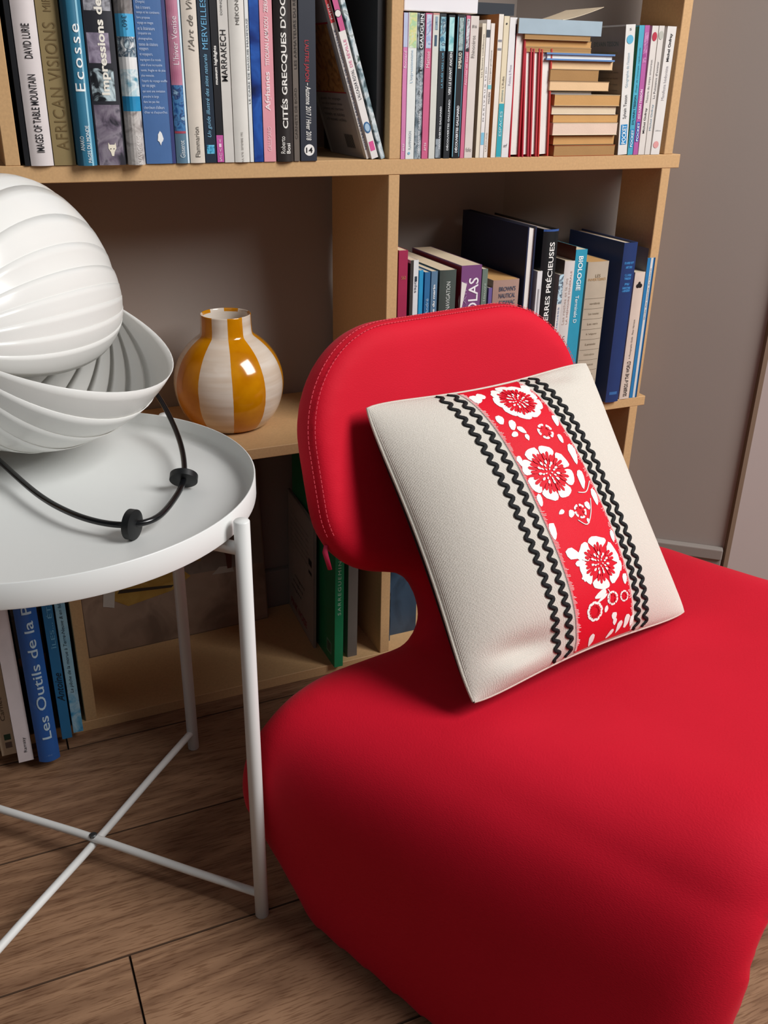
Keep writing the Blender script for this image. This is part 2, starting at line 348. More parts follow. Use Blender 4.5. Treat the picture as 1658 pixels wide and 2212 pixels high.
# ------------------------------------------------------------------ vase
vase = tag(empty('vase', (-.1030, .1180, Z1)), 'round ceramic vase with amber and white vertical stripes on shelf', 'vase')
def vase_mat():
    m = bpy.data.materials.new('striped_glaze'); m.use_nodes = True; nt = m.node_tree; b = nt.nodes['Principled BSDF']; b.inputs['Roughness'].default_value = .12
    b.inputs['Coat Weight'].default_value = .4
    L = nt.links.new; N = nt.nodes.new; tc = N('ShaderNodeTexCoord'); sx = N('ShaderNodeSeparateXYZ'); L(tc.outputs['Object'], sx.inputs[0])
    an = N('ShaderNodeMath'); an.operation = 'ARCTAN2'; L(sx.outputs['Y'], an.inputs[0]); L(sx.outputs['X'], an.inputs[1])
    nz = N('ShaderNodeTexNoise'); nz.inputs['Scale'].default_value = 40; L(tc.outputs['Object'], nz.inputs['Vector'])
    ad = N('ShaderNodeMath'); ad.operation = 'MULTIPLY_ADD'; ad.inputs[1].default_value = .03; L(nz.outputs['Fac'], ad.inputs[0]); L(an.outputs[0], ad.inputs[2])
    of = N('ShaderNodeMath'); of.operation = 'ADD'; of.inputs[1].default_value = 10+VPH; L(ad.outputs[0], of.inputs[0])
    md = N('ShaderNodeMath'); md.operation = 'MODULO'; md.inputs[1].default_value = 2*math.pi/5; L(of.outputs[0], md.inputs[0])
    lt = N('ShaderNodeMath'); lt.operation = 'LESS_THAN'; lt.inputs[1].default_value = math.pi/5; L(md.outputs[0], lt.inputs[0])
    # unglazed-white throat: inside the neck only the pale slip shows
    r2 = N('ShaderNodeVectorMath'); r2.operation = 'LENGTH'; cx = N('ShaderNodeCombineXYZ'); L(sx.outputs['X'], cx.inputs[0]); L(sx.outputs['Y'], cx.inputs[1]); L(cx.outputs[0], r2.inputs[0])
    inn = N('ShaderNodeMath'); inn.operation = 'GREATER_THAN'; inn.inputs[1].default_value = .0345; L(r2.outputs['Value'], inn.inputs[0])
    mu = N('ShaderNodeMath'); mu.operation = 'MULTIPLY'; L(lt.outputs[0], mu.inputs[0]); L(inn.outputs[0], mu.inputs[1])
    w2 = N('ShaderNodeTexNoise'); w2.inputs['Scale'].default_value = 9; mp = N('ShaderNodeMapping'); mp.inputs['Scale'].default_value = (.6, .6, 9); L(tc.outputs['Object'], mp.inputs[0]); L(mp.outputs[0], w2.inputs['Vector'])
    c1 = N('ShaderNodeValToRGB'); e = c1.color_ramp.elements; e[0].position = .35; e[0].color = (*lin('c9b7a4'), 1); e[1].position = .62; e[1].color = (*lin('dacfc2'), 1); L(w2.outputs['Fac'], c1.inputs[0])
    c2 = N('ShaderNodeValToRGB'); e = c2.color_ramp.elements; e[0].position = .3; e[0].color = (*lin('b87200'), 1); e[1].position = .7; e[1].color = (*lin('c98508'), 1); L(nz.outputs['Fac'], c2.inputs[0])
    mx = N('ShaderNodeMix'); mx.data_type = 'RGBA'; L(mu.outputs[0], mx.inputs[0]); L(c1.outputs[0], mx.inputs[6]); L(c2.outputs[0], mx.inputs[7]); L(mx.outputs[2], b.inputs['Base Color'])
    return m
VPH = .55
prof = [(0, 0), (.046, 0), (.052, .002), (.066, .014), (.078, .036), (.0835, .062), (.0820, .084), (.0735, .108), (.0590, .126), (.0460, .1365), (.0400, .1405), (.0378, .145), (.0372, .168), (.0376, .1712), (.0362, .1722), (.0342, .1705), (.0340, .145), (.036, .138), (.052, .124), (.072, .09), (.070, .03), (.05, .006), (0, .006)]
vo = MB().lathe(prof, 72).build('vase_body', vase_mat(), vase, smooth=True, sharp=60)
sb = vo.modifiers.new('sub', 'SUBSURF'); sb.levels = 1; sb.render_levels = 2

# ------------------------------------------------------------------ red lounge chair
PSI = R(12); CU = np.array([math.cos(PSI), math.sin(PSI), 0]); CW = np.array([math.sin(PSI), -math.cos(PSI), 0]); BETA = R(16)
NKW, NKZ = .345, .285
def cwd(u, w_, z): return CU*u+CW*w_+np.array([0, 0, z])
def back_dims(u, w_, z):
    h = -(w_-NKW)*math.sin(BETA)+(z-NKZ)*math.cos(BETA); d = (w_-NKW)*math.cos(BETA)+(z-NKZ)*math.sin(BETA); return h, d
def back_outline(u, h):
    uc, hc, hx, hy = .014, .2430, .2110, .1455
    rr = np.where(h > hc, .128, .095)
    qx = np.abs(u-uc)-hx+rr; qy = np.abs(h-hc)-hy+rr
    return np.hypot(np.maximum(qx, 0), np.maximum(qy, 0))+np.minimum(np.maximum(qx, qy), 0)-rr
CP = (.318, .183, .3771, -.0457, .1486, .2851, .0411, .2913, .1572, .8632, .06, .0194, .0412)
def chair_sdf(u, w_, z):
    h, d = back_dims(u, w_, z)
    d2 = d-.35*(u-.016)**2+.010*np.cos((h-.2)*6)
    o2 = back_outline(u, h)
    nk = np.maximum(np.abs(u-.006)-.067-.25*np.clip(.02-h, 0, 1), np.maximum(-.09-h, h-.2))
    o2 = smin(o2, nk, .075)
    th = .030
    qx = o2+.024; qy = np.abs(d2)-th+.024
    back = np.hypot(np.maximum(qx, 0), np.maximum(qy, 0))+np.minimum(np.maximum(qx, qy), 0)-.024
    # seat with two tapering side panels
    hl, sl, hr, sr, kl, zt, zs, wr0, wr1, wfr, k2, hz, zu = CP
    wc = np.maximum(w_, .335); ct = .92
    lz = hz*np.clip((.26-z)/.26, 0, 1)
    slz = sl+(.43-sl)*np.clip(z/.28, 0, 1); sleft = (-u-(hl-lz-slz*(wc-.38)))*ct; sright = (u-(hr-sr*(wc-.38)))*ct
    wr = np.clip((w_-.36)/.5, -.2, 1.2)
    ztop = zt+.030*wr+zs*np.clip(wr, 0, 2)**1.7-.07*np.clip(wr-.85, 0, 1)+.15*u*u+zu*np.clip(u, 0, .4)
    top = (z-ztop)*.95
    wrear = wr0+np.where(z < .13, (.13-z)*.75, 0)+wr1*np.clip(z-.15, 0, .2)
    rear = (wrear-w_)*.85; front = w_-wfr
    outer = smax(smax(smax(sleft, top, kl), smax(sright, top, .08), .004), smax(rear, front, .03), k2)
    inner = smax(smax(smax(sleft, sright, .02)+.048, z-(ztop-.055), .08), z-.5, .02)
    base = smax(outer, -inner, .035)
    c = smin(base, back, .03)
    return np.maximum(c, .004-z)
V, Fq = surface_net(chair_sdf, (-.46, .10, -.02), (.46, .98, .72), .0075)
W3 = V[:, :1]*CU+V[:, 1:2]*CW+V[:, 2:3]*np.array([0, 0, 1.])
CO = CU*0+CW*.62; CO[2] = 0
def weave_mat(name, col, col2, scale, bump, rough=.75, sheen=.25, dirt=0.0):
    m = bpy.data.materials.new(name); m.use_nodes = True; nt = m.node_tree; b = nt.nodes['Principled BSDF']; b.inputs['Roughness'].default_value = rough
    b.inputs['Sheen Weight'].default_value = sheen; b.inputs['Sheen Tint'].default_value = (1, .45, .5, 1); b.inputs['Sheen Roughness'].default_value = .4; b.inputs['Specular IOR Level'].default_value = .25
    L = nt.links.new; N = nt.nodes.new; tc = N('ShaderNodeTexCoord')
    n = N('ShaderNodeTexNoise'); n.inputs['Scale'].default_value = 6; n.inputs['Detail'].default_value = 6; L(tc.outputs['Object'], n.inputs['Vector'])
    cr = N('ShaderNodeValToRGB'); e = cr.color_ramp.elements; e[0].position = .3; e[0].color = (*lin(col), 1); e[1].position = .7; e[1].color = (*lin(col2), 1); L(n.outputs['Fac'], cr.inputs[0])
    L(cr.outputs[0], b.inputs['Base Color'])
    mp = N('ShaderNodeMapping'); mp.inputs['Scale'].default_value = (1, 1, 3.0); mp.inputs['Rotation'].default_value = (.1, .2, .3); L(tc.outputs['Object'], mp.inputs[0])
    v = N('ShaderNodeTexNoise'); v.inputs['Scale'].default_value = scale; v.inputs['Detail'].default_value = 2; L(mp.outputs[0], v.inputs['Vector'])
    bp = N('ShaderNodeBump'); bp.inputs['Strength'].default_value = bump; bp.inputs['Distance'].default_value = .0012; L(v.outputs['Fac'], bp.inputs['Height']); L(bp.outputs[0], b.inputs['Normal'])
    MATS[name] = m; return m
M_RED = weave_mat('red_stretch_jersey', 'c80524', 'd2082a', 420, .22, .75, .12)
chair = tag(empty('lounge_chair', tuple(CO)), 'low red jersey lounge chair with rounded backrest and tapering side panels', 'chair')
b = MB(); b.v = [tuple(p) for p in (W3-CO)]; b.f = [tuple(int(i) for i in q) for q in Fq]
me = bpy.data.meshes.new('upholstered_shell'); me.from_pydata(b.v, [], b.f); me.materials.append(M_RED); me.validate()
bm = bmesh.new(); bm.from_mesh(me)
for _ in range(4): bmesh.ops.smooth_vert(bm, verts=bm.verts, factor=.5, use_axis_x=True, use_axis_y=True, use_axis_z=True)
bmesh.ops.recalc_face_normals(bm, faces=bm.faces); bm.to_mesh(me); bm.free()
me.polygons.foreach_set('use_smooth', [True]*len(me.polygons))
shell = bpy.data.objects.new('upholstered_shell', me); COL.objects.link(shell); shell.parent = chair
# two rows of stitching round the edge of the backrest and a zip pull at its lower corner
def back_pt(u, h, side):          # point on the front (+1) or back face of the backrest
    d = .35*(u-.016)**2-.010*math.cos((h-.2)*6)+side
    w_ = NKW-h*math.sin(BETA)+d*math.cos(BETA); z = NKZ+h*math.cos(BETA)+d*math.sin(BETA); return cwd(u, w_, z)
def proj_out(p):                  # push a world point to the shell's surface along the gradient
    for _ in range(12):
        q = np.array([p@CU, p@CW, p[2]]); g = np.zeros(3); e = .002
        f0 = float(chair_sdf(*q))
        for i in range(3):
            dq = q.copy(); dq[i] += e; g[i] = (float(chair_sdf(*dq))-f0)/e
        gl = np.linalg.norm(g)+1e-9; p = p-(CU*g[0]+CW*g[1]+np.array([0, 0, g[2]]))*(f0-.0002)/gl/gl
    return p
M_STITCH = mat('pale_stitch', 'dc4d5c', .8)
def outline_loop(inset, n=150):
    uc, hc = .014, .2430; pts = []
    for i in range(n):
        a = math.radians(-22+224*i/(n-1)); lo, hi = 0, .5
        for _ in range(30):
            md = (lo+hi)/2
            if float(back_outline(np.array(uc+md*math.cos(a)), np.array(hc+md*math.sin(a)))) < -inset: lo = md
            else: hi = md
        pts.append((uc+lo*math.cos(a), hc+lo*math.sin(a)))
    return pts
for inset, dd in ((.004, .012), (.004, .022)):
    st = MB(); pts = outline_loop(inset)
    P = [proj_out(back_pt(u, h, dd)) for u, h in pts]
    P = [Vector(p) for p in P]
    for i in range(len(P)-1):
        seg = P[i+1]-P[i]; nsub = max(1, int(seg.length/.0052))
        for k in range(nsub):
            a_, b_ = P[i]+seg*((k+.12)/nsub), P[i]+seg*((k+.80)/nsub)
            st.tube([a_-Vector(CO), b_-Vector(CO)], .00042, 5)
    st.build('stitching', M_STITCH, chair)
zp = MB(); z0 = atz(690, 1165, .40); zc = Vector(proj_out(back_pt(-.186, .150, .0)))-Vector(CO)
zp.tube([zc, zc+Vector((-.002, -.002, -.008)), zc+Vector((.003, -.004, -.03))], [.0025, .0035, .0028], 8, flat=.5)
zp.build('zip_pull', mat('pink_zip', 'd0305a', .5), chair, smooth=True)

# ------------------------------------------------------------------ cushion
BLc = np.array(atz(1016, 1512, .318)); BRc = np.array(atz(1460, 1322, .318)); cs = float(np.linalg.norm(BRc-BLc)); ce = (BRc-BLc)/cs
cb = R(38); ch_ = np.array([-ce[1], ce[0], 0]); cv = ch_*math.sin(cb)+np.array([0, 0, 1])*math.cos(cb); cn = np.cross(ce, cv)
HS = .1755; CC = BLc+ce*cs/2+cv*.165+cn*.008
def cush(a, b, side=1, off=0.0):
    pin = .075; cr_ = 1-.050*abs(a*b)**5
    x = a*HS*cr_*(1-pin*(1-b*b)*abs(a)**1.5); y = b*HS*cr_*(1-pin*(1-a*a)*abs(b)**1.5)
    prof = max(0., (1-abs(a)**2.6)*(1-abs(b)**2.6))**(.74 if side > 0 else .5)
    bulge = (.052 if side > 0 else .046)*prof
    fold = 0.
    if side > 0:
        da, db = a+.55, b+.84+.10*a
        fold = -.011*math.exp(-(da**2/.055+db**2/.006))+.007*math.exp(-((a+.72)**2/.05+(b+.93)**2/.006))
        fold += .0035*math.exp(-((a-.55)**2/.03+(b-.86)**2/.01))-.006*math.exp(-((a-.60)**2/.02+(b-.93)**2/.006))
        if b < -.8: fold *= 1.0
    sag = -.010*(b+1)*0
    z = side*(bulge+fold*min(1, prof*3)+.0025)+off*side
    return CC+ce*x+cv*y+cn*(z+sag)
cushion = tag(empty('cushion', tuple(CC-cv*HS)), 'square cream canvas cushion with red floral band leaning on chair back', 'cushion')
CB = CC-cv*HS
def canvas_mat():
    m = bpy.data.materials.new('cream_canvas'); m.use_nodes = True; nt = m.node_tree; b = nt.nodes['Principled BSDF']; b.inputs['Roughness'].default_value = .9; b.inputs['Specular IOR Level'].default_value = .15
    L = nt.links.new; N = nt.nodes.new; uvn = N('ShaderNodeUVMap'); uvn.uv_map = 'weave'
    def wave(rot, sc, dist):
        mp = N('ShaderNodeMapping'); mp.inputs['Rotation'].default_value = (0, 0, rot); L(uvn.outputs[0], mp.inputs[0])
        w_ = N('ShaderNodeTexWave'); w_.inputs['Scale'].default_value = sc; w_.inputs['Distortion'].default_value = dist; w_.inputs['Detail'].default_value = 2; w_.inputs['Detail Scale'].default_value = 3; L(mp.outputs[0], w_.inputs['Vector']); return w_
    a, c = wave(.0, 40, 1.2), wave(math.pi/2, 32, 1.2)
    mu = N('ShaderNodeMath'); mu.operation = 'MULTIPLY'; L(a.outputs['Fac'], mu.inputs[0]); L(c.outputs['Fac'], mu.inputs[1])
    mm = N('ShaderNodeMath'); mm.operation = 'MULTIPLY_ADD'; mm.inputs[1].default_value = .6; L(a.outputs['Fac'], mm.inputs[0]); L(mu.outputs[0], mm.inputs[2])
    n = N('ShaderNodeTexNoise'); n.inputs['Scale'].default_value = 90; n.inputs['Detail'].default_value = 4; L(uvn.outputs[0], n.inputs['Vector'])
    ad = N('ShaderNodeMath'); ad.operation = 'MULTIPLY_ADD'; ad.inputs[1].default_value = .35; L(n.outputs['Fac'], ad.inputs[0]); L(mm.outputs[0], ad.inputs[2])
    cr = N('ShaderNodeValToRGB'); e = cr.color_ramp.elements; e[0].position = .15; e[0].color = (*lin('cfc5b8'), 1); e[1].position = .75; e[1].color = (*lin('ece6dc'), 1); L(ad.outputs[0], cr.inputs[0]); L(cr.outputs[0], b.inputs['Base Color'])
    bp = N('ShaderNodeBump'); bp.inputs['Strength'].default_value = .55; bp.inputs['Distance'].default_value = .0012; L(ad.outputs[0], bp.inputs['Height']); L(bp.outputs[0], b.inputs['Normal'])
    return m
def cush_face(side, name, m):
    n = 72; g = np.linspace(-1, 1, n+1); vs = []; uvs = []
    for b_ in g:
        for a_ in g:
            # denser near the rim
            a2 = math.copysign(abs(math.sin(a_*math.pi/2)), a_)*.5+a_*.5; b2 = math.copysign(abs(math.sin(b_*math.pi/2)), b_)*.5+b_*.5
            vs.append(cush(a2, b2, side)-CB); uvs.append((a2, b2))
    fs = [(j*(n+1)+i, j*(n+1)+i+1, (j+1)*(n+1)+i+1, (j+1)*(n+1)+i) for j in range(n) for i in range(n)]
    if side < 0: fs = [f[::-1] for f in fs]
    me = bpy.data.meshes.new(name); me.from_pydata([tuple(p) for p in vs], [], fs); me.materials.append(m)
    uvl = me.uv_layers.new(name='weave')
    for lp in me.loops: uvl.data[lp.index].uv = uvs[lp.vertex_index]
    me.polygons.foreach_set('use_smooth', [True]*len(me.polygons))
    o = bpy.data.objects.new(name, me); COL.objects.link(o); o.parent = cushion; return o
cush_face(1, 'front_cover', canvas_mat()); cush_face(-1, 'back_cover', mat('black_canvas', '0b0b0d', .9, bump=.2, bscale=700))
rim = [cush(math.cos(t), math.sin(t), 1) for t in ()]
edge = []
for t in np.linspace(0, 4, 161)[:-1]:
    k = int(t); q = t-k; q2 = -1+2*q
    a_, b_ = [(q2, -1), (1, q2), (-q2, 1), (-1, -q2)][k]; edge.append(Vector(cush(a_, b_, 1, -.0025)-CB))
MB().tube(edge+[edge[0]], .0022, 8, caps=False).build('seam', MATS.get('cream_seam') or mat('cream_seam', 'd8d0c4', .9, bump=.3, bscale=900), cushion, smooth=True)
# red band, sewn on slightly askew
def cband(a, b, side=1, off=0.0): return cush(a-.075*(b+1), b, side, off)
BA0, BA1 = -.135, .385
def strip_on(a0f, a1f, n=90, m_=10, off=.0009, bl=-.985, bh=.985):
    vs = []
    for i in range(n+1):
        b_ = bl+(bh-bl)*i/n
        for j in range(m_+1):
            a_ = a0f+(a1f-a0f)*j/m_; vs.append(cband(a_, b_, 1, off)-CB)
    return vs, [(i*(m_+1)+j, i*(m_+1)+j+1, (i+1)*(m_+1)+j+1, (i+1)*(m_+1)+j) for i in range(n) for j in range(m_)]
b = MB(); b.add(*strip_on(BA0, BA1)); b.build('floral_band', weave_mat('red_embroidery', 'd3001f', 'e20a2a', 900, .35, .55, .1), cushion, smooth=True)
M_RICK = mat('black_rickrack', '0d1013', .75, bump=.3, bscale=2000)
for a0_, wob in ((-.300, .0), (-.195, .0), (.430, .0), (.515, .0)):
    pts = []; ups = []; N_ = 26*12
    for i in range(N_+1):
        b_ = -.985+1.97*i/N_; a_ = a0_+.020*math.sin(i/12*2*math.pi+a0_*9)
        p = cband(a_, b_, 1, .0014); pa = cband(a_+.01, b_, 1, .0014); pb = cband(a_, b_+.01, 1, .0014)
        pts.append(Vector(p-CB)); ups.append(Vector(np.cross(pa-p, pb-p)).normalized())
    MB().tube(pts, .0024, 8, up=ups, flat=.45).build('rickrack_trim', M_RICK, cushion, smooth=True)
# tiny overlock stitches along the band edges
M_WHITE = mat('white_thread', 'eef2ee', .7)
ov = MB(); random.seed(3)
for edge_a, sg in ((BA0, 1), (BA1, -1)):
    i = 0
    while i < 420:
        b_ = -.97+1.94*i/420; ln = random.uniform(.012, .035) if (i//7) % 3 else .012
        p0, p1 = cband(edge_a-sg*.006, b_, 1, .0013)-CB, cband(edge_a+sg*ln, b_-.004, 1, .0013)-CB
        ov.tube([p0, p1], .00028, 4, caps=False); i += 2
o = ov.build('edge_stitching', M_WHITE, cushion); o['kind'] = 'stuff'
def patch_poly(poly, off):        # polygon in (a,b) -> thin embroidered patch, fan from centroid
    vs = [cband(a_, b_, 1, off)-CB for a_, b_ in poly]; c = np.mean(np.array(poly), 0); vs.append(cband(c[0], c[1], 1, off)-CB); n = len(poly)
    return vs, [(i, (i+1) % n, n) for i in range(n)]
def petal(cx, cy, ang, r0, r1, wd, n=14, wav=.06, seed=0):
    rnd = random.Random(seed); P = []
    for i in range(n):
        t = 2*math.pi*i/n; rr = (r1-r0)/2*(1+rnd.uniform(-wav, wav)); x = (r0+r1)/2+rr*math.cos(t); y = wd*math.sin(t)*(1+.35*math.cos(t))*(1+rnd.uniform(-wav, wav))
        P.append((cx+x*math.cos(ang)-y*math.sin(ang), cy+x*math.sin(ang)+y*math.cos(ang)))
    return P
def flower(cx, cy, Rr, n, rot, seed, name='embroidered_flower', dots=True, sq=1.0):
    f = MB(); g = MB()
    for k in range(n):
        a_ = rot+2*math.pi*k/n
        f.add(*patch_poly(petal(cx, cy, a_, Rr*.52, Rr*1.0, Rr*(.40 if n < 7 else .29), 16, .10, seed+k), .0014))
        for q in (-.22, 0, .22):
            g.add(*patch_poly(petal(cx, cy, a_+q, Rr*.40, Rr*(.80 if q == 0 else .72), Rr*.060, 8, .05, seed+k), .0018))
    if dots:
        for ring_, cnt, sz in ((.36, 11, .055), (.24, 8, .04), (.12, 5, .03)):
            for k in range(cnt):
                a_ = 2*math.pi*k/cnt+ring_*7; x, y = cx+Rr*ring_*math.cos(a_), cy+Rr*ring_*math.sin(a_)
                f.add(*patch_poly(petal(x, y, a_, -Rr*sz*1.4, Rr*sz*1.4, Rr*sz*.8, 7, .1, k), .0019))
    o = f.build(name, M_WHITE, cushion, smooth=True); g.build('petal_veins', MATS['red_embroidery'], o, smooth=True); return o
def sprig(parts, name='embroidered_sprig'):
    for (cx, cy, ang, l, wd) in parts:
        f = MB(); f.add(*patch_poly(petal(cx, cy, R(ang), -l/2, l/2, wd, 10, .12, int(1000*abs(cx+cy))), .0014)); f.build('embroidered_leaf', M_WHITE, cushion, smooth=True)
def stem(pts, name='embroidered_stem'):
    P = []
    for p in spline([(x, y, 0) for x, y in pts], 5): P.append(cband(p.x, p.y, 1, .0013)-CB)
    MB().tube(P, .0007, 5).build(name, M_WHITE, cushion, smooth=True)
flower(.19, .79, .175, 9, .2, 11); flower(.065, .22, .195, 8, .35, 31); flower(.165, -.44, .180, 6, .26, 57)
flower(.03, -.745, .070, 9, .1, 71, 'embroidered_floret', False); flower(.20, -.70, .050, 6, .4, 75, 'embroidered_floret', False); flower(.31, -.715, .040, 6, .2, 79, 'embroidered_floret', False)
flower(.215, .50, .062, 5, .5, 83, 'embroidered_floret', False); flower(.17, -.08, .050, 5, .9, 87, 'embroidered_floret', False)
sprig([(.00, .60, 60, .09, .026), (.045, .55, 120, .07, .022), (-.03, .53, 20, .06, .02), (.05, .49, 80, .05, .016), (-.06, .66, 70, .08, .03)])
sprig([(.30, .12, 75, .14, .028), (.335, .30, 80, .15, .028), (.345, -.02, 80, .12, .022), (.30, .42, 85, .07, .018)])
sprig([(.09, -.08, 40, .06, .022), (.25, -.06, 100, .06, .02), (.20, -.155, 80, .04, .012), (.02, -.05, 20, .05, .014)])
sprig([(-.02, -.33, 150, .12, .035), (.01, -.40, 170, .09, .02), (.00, -.50, 90, .06, .012), (.00, -.50, 0, .05, .012)])
sprig([(.10, -.645, 15, .12, .022), (.11, -.675, 20, .10, .012)]); sprig([(.345, -.60, 80, .08, .02), (.33, -.50, 85, .08, .02), (.13, -.76, 60, .05, .016), (.355, -.30, 80, .08, .018)])
sprig([(.20, -.83, 85, .06, .024), (.205, -.87, 85, .05, .018)]); sprig([(.32, -.90, 70, .10, .024), (.25, -.92, 60, .09, .022), (.17, -.95, 40, .08, .016), (.37, -.91, 80, .08, .018)])
sprig([(.00, -.94, 80, .09, .024), (.355, .56, 75, .10, .022), (-.085, .88, 70, .10, .04), (-.03, .90, 40, .08, .03), (-.105, .34, 85, .08, .02), (-.1, .06, 80, .09, .02), (-.105, -.15, 80, .12, .025), (.345, .88, 60, .10, .03)])
stem([(.22, .04), (.29, .03), (.36, .09)]); stem([(.12, -.13), (.18, -.175), (.25, -.11), (.30, -.02)]); stem([(.03, -.38), (.07, -.40), (.09, -.39)]); stem([(.17, -.63), (.18, -.66), (.16, -.73)])
# ------------------------------------------------------------------ books
PAPER = {k: mat('paper_'+k, c, .85, .2, noise=.05, nscale=30, bump=.12, bscale=900) for k, c in dict(white='e6e2dc', cream='dccbb0', tan='c79a63', brown='a98356', peach='e3c096', grey='9a9088', pink='e2c9b6').items()}
def book(name, label, x0, yf, z0, t, h, d, col, page='cream', hard=False, bulge=0.0, lean=0.0, yaw=0.0, fore=False, top=.0, spine=None, left=None, flat=False, gloss=0.0, rough=.45, cat='book', group=None):
    """standing book: local x = thickness, y = depth (0 at the outer end), z = height. fore = the page edges face the room."""
    root = empty(name, (x0, yf, z0), (0, lean, yaw))
    if flat: root.rotation_euler = (0, -math.pi/2, 0)
    tag(root, label, cat, group)
    cm = col if not isinstance(col, str) else cmat(col, rough, gloss)
    c = .0022 if hard else .0007; rec = .003 if hard else .0004
    n = 8; bf = lambda x: -bulge*(1-(2*x/t-1)**2)
    cv_ = MB()
    y0, y1 = (0, d)
    if not fore:
        xs = [t*i/n for i in range(n+1)]
        outer = [(x, bf(x)) for x in xs]; inner = [(min(max(x, c), t-c), bf(x)+c) for x in xs]
        poly = outer+[(t, d), (t-c, d)]+inner[::-1]+[(c, d), (0, d)]
    else:
        xs = [t*i/n for i in range(n+1)]
        outer = [(x, d-bf(x)) for x in xs]; inner = [(min(max(x, c), t-c), d-bf(x)-c) for x in xs]
        poly = ([(0, 0), (c, 0)]+inner+[(t-c, 0), (t, 0)]+outer[::-1])
        poly = poly[::-1]
    nP = len(poly); k = n+1
    # prism with side walls; caps as quads strips so the concave outline triangulates cleanly
    vs = [(x, y, 0) for x, y in poly]+[(x, y, h) for x, y in poly]
    fs = [(i, (i+1) % nP, nP+(i+1) % nP, nP+i) for i in range(nP)]
    bmx = MB(); bmx.add(vs, fs+[tuple(range(nP)), tuple(range(nP, 2*nP))])
    bmx.build('cover', cm, root, smooth=bulge > .001, sharp=35)
    pg = MB()
    if fore: pg.box(c, t-c, rec, d-c-.0004, rec, h-rec)
    else: pg.box(c, t-c, c+.0004+max(0, -bf(t/2))*0, d-rec, rec, h-rec)
    pg.build('page_block', PAPER[page], root)
    root['_t'] = t; root['_h'] = h; root['_b'] = bulge; root['_d'] = d
    return root
def sp(root):
    t, h, bl = root['_t'], root['_h'], root['_b']
    return t, h, (lambda x: -bl*(1-(2*x/t-1)**2))
def patch(root, xa, xb, za, zb, m, name='spine_panel', off=.00025):   # printed panel on a spine; xa..xb as fractions of the thickness, za..zb metres
    t, h, bf = sp(root); n = 6; b = MB(); vs = []
    za, zb = max(.0, za), min(h, zb)
    for i in range(n+1):
        x = t*(xa+(xb-xa)*i/n); vs += [(x, bf(x)-off, za), (x, bf(x)-off, zb)]
    b.add(vs, [(2*i, 2*i+2, 2*i+3, 2*i+1) for i in range(n)]); o = b.build(name, m if not isinstance(m, str) else cmat(m, .4), root); return o
def disc(root, xc, zc, r, m, name='spine_roundel', off=.0005, sq=1.0, n=24):
    t, h, bf = sp(root); b = MB(); vs = [(t*xc+r*math.cos(2*math.pi*i/n), bf(t*xc)-off, zc+r*sq*math.sin(2*math.pi*i/n)) for i in range(n)]
    b.add(vs, [tuple(range(n))]); return b.build(name, cmat(m, .4), root)
def shape(root, xc, zc, pts, m, name='spine_emblem', off=.0006):
    t, h, bf = sp(root); b = MB(); b.add([(t*xc+x, bf(t*xc)-off, zc+z) for x, z in pts], [tuple(range(len(pts)))]); return b.build(name, cmat(m, .4), root)
def txt(root, body, za, zb, xc, hf, col, up=True, bold=0.0, shear=0.0, spacing=1.0, off=.0006):
    t, h, bf = sp(root); L = abs(zb-za); zlo = min(za, zb)
    if up: fn = lambda s, q: (t*xc-q, bf(min(t, max(0, t*xc-q)))-off, zlo+s)
    else: fn = lambda s, q: (t*xc+q, bf(min(t, max(0, t*xc+q)))-off, zlo+L-s)
    return text_on(root, body, fn, L, t*hf, cmat(col, .5), bold, shear, spacing, cell=.17 if root['_b'] > .0015 else 0)
def htxt(root, body, zc, hh, xa, xb, col, bold=0.0, shear=0.0, off=.0006, fit=True):   # level line of print across a spine
    t, h, bf = sp(root)
    fn = lambda s, q: (t*xa+s, bf(t*xa+s)-off, zc+q)
    return text_on(root, body, fn, t*(xb-xa), hh, cmat(col, .5), bold, shear, fit=fit)
def ltxt(root, body, yc, L, zc, hh, col, off=.0004, bold=0.0, name='lettering'):       # print on the left-hand cover, read from the room
    fn = lambda s, q: (-off, yc+L/2-s, zc+q)
    return text_on(root, body, fn, L, hh, cmat(col, .5), bold)
def lpatch(root, ya, yb, za, zb, m, name='cover_panel', off=.0003):
    return MB().add([(-off, ya, za), (-off, yb, za), (-off, yb, zb), (-off, ya, zb)], [(0, 1, 2, 3)]).build(name, m if not isinstance(m, str) else cmat(m, .45), root)

# ---- upper left compartment: tall picture books -------------------------------------------------------------
def A(name, label, xl, xr, col, yf=-.002, h=.30, d=.21, yb=356, **k):
    a, b = at(xl, yb, yf)[0], at(xr, yb, yf)[0]
    return book(name, label, a+.0002, yf, Z2, b-a-.0005, h, d, col, **k)
def za(px, py, yf=-.002, z0=None): return float(at(px, py, yf)[2]-(Z2 if z0 is None else z0))
b = A('hardcover_book', 'thin black book at the left end of the top row, against the upright', 54, 66, '15161a', h=.29, rough=.4)
b = A('hardcover_book', 'white glossy picture book with black capitals, second in the top row', 67, 117, 'dcd3d2', hard=True, bulge=.004, gloss=.3, page='white')
txt(b, 'IMAGES OF TABLE MOUNTAIN', za(92, 329), za(92, 161), .5, .34, '1c1a1e', bold=.006); txt(b, 'DAVID LURIE', za(92, 127), za(92, 52), .5, .34, '1c1a1e', bold=.006)
b = A('hardcover_book', 'olive cloth-bound picture book with faint bronze capitals in top row', 118, 165, '8a7850', hard=True, h=.29, rough=.6)
txt(b, 'AFRICAN VISIONS', za(140, 324), za(140, 49), .5, .55, '6e5a36', spacing=1.1); txt(b, 'MIRELLA', za(140, 26), za(140, -50), .5, .35, '6e5a36')
b = A('hardcover_book', 'glossy teal picture book with large white spaced title in top row', 169, 211, '2f7391', hard=True, bulge=.006, gloss=.5, yf=-.010)
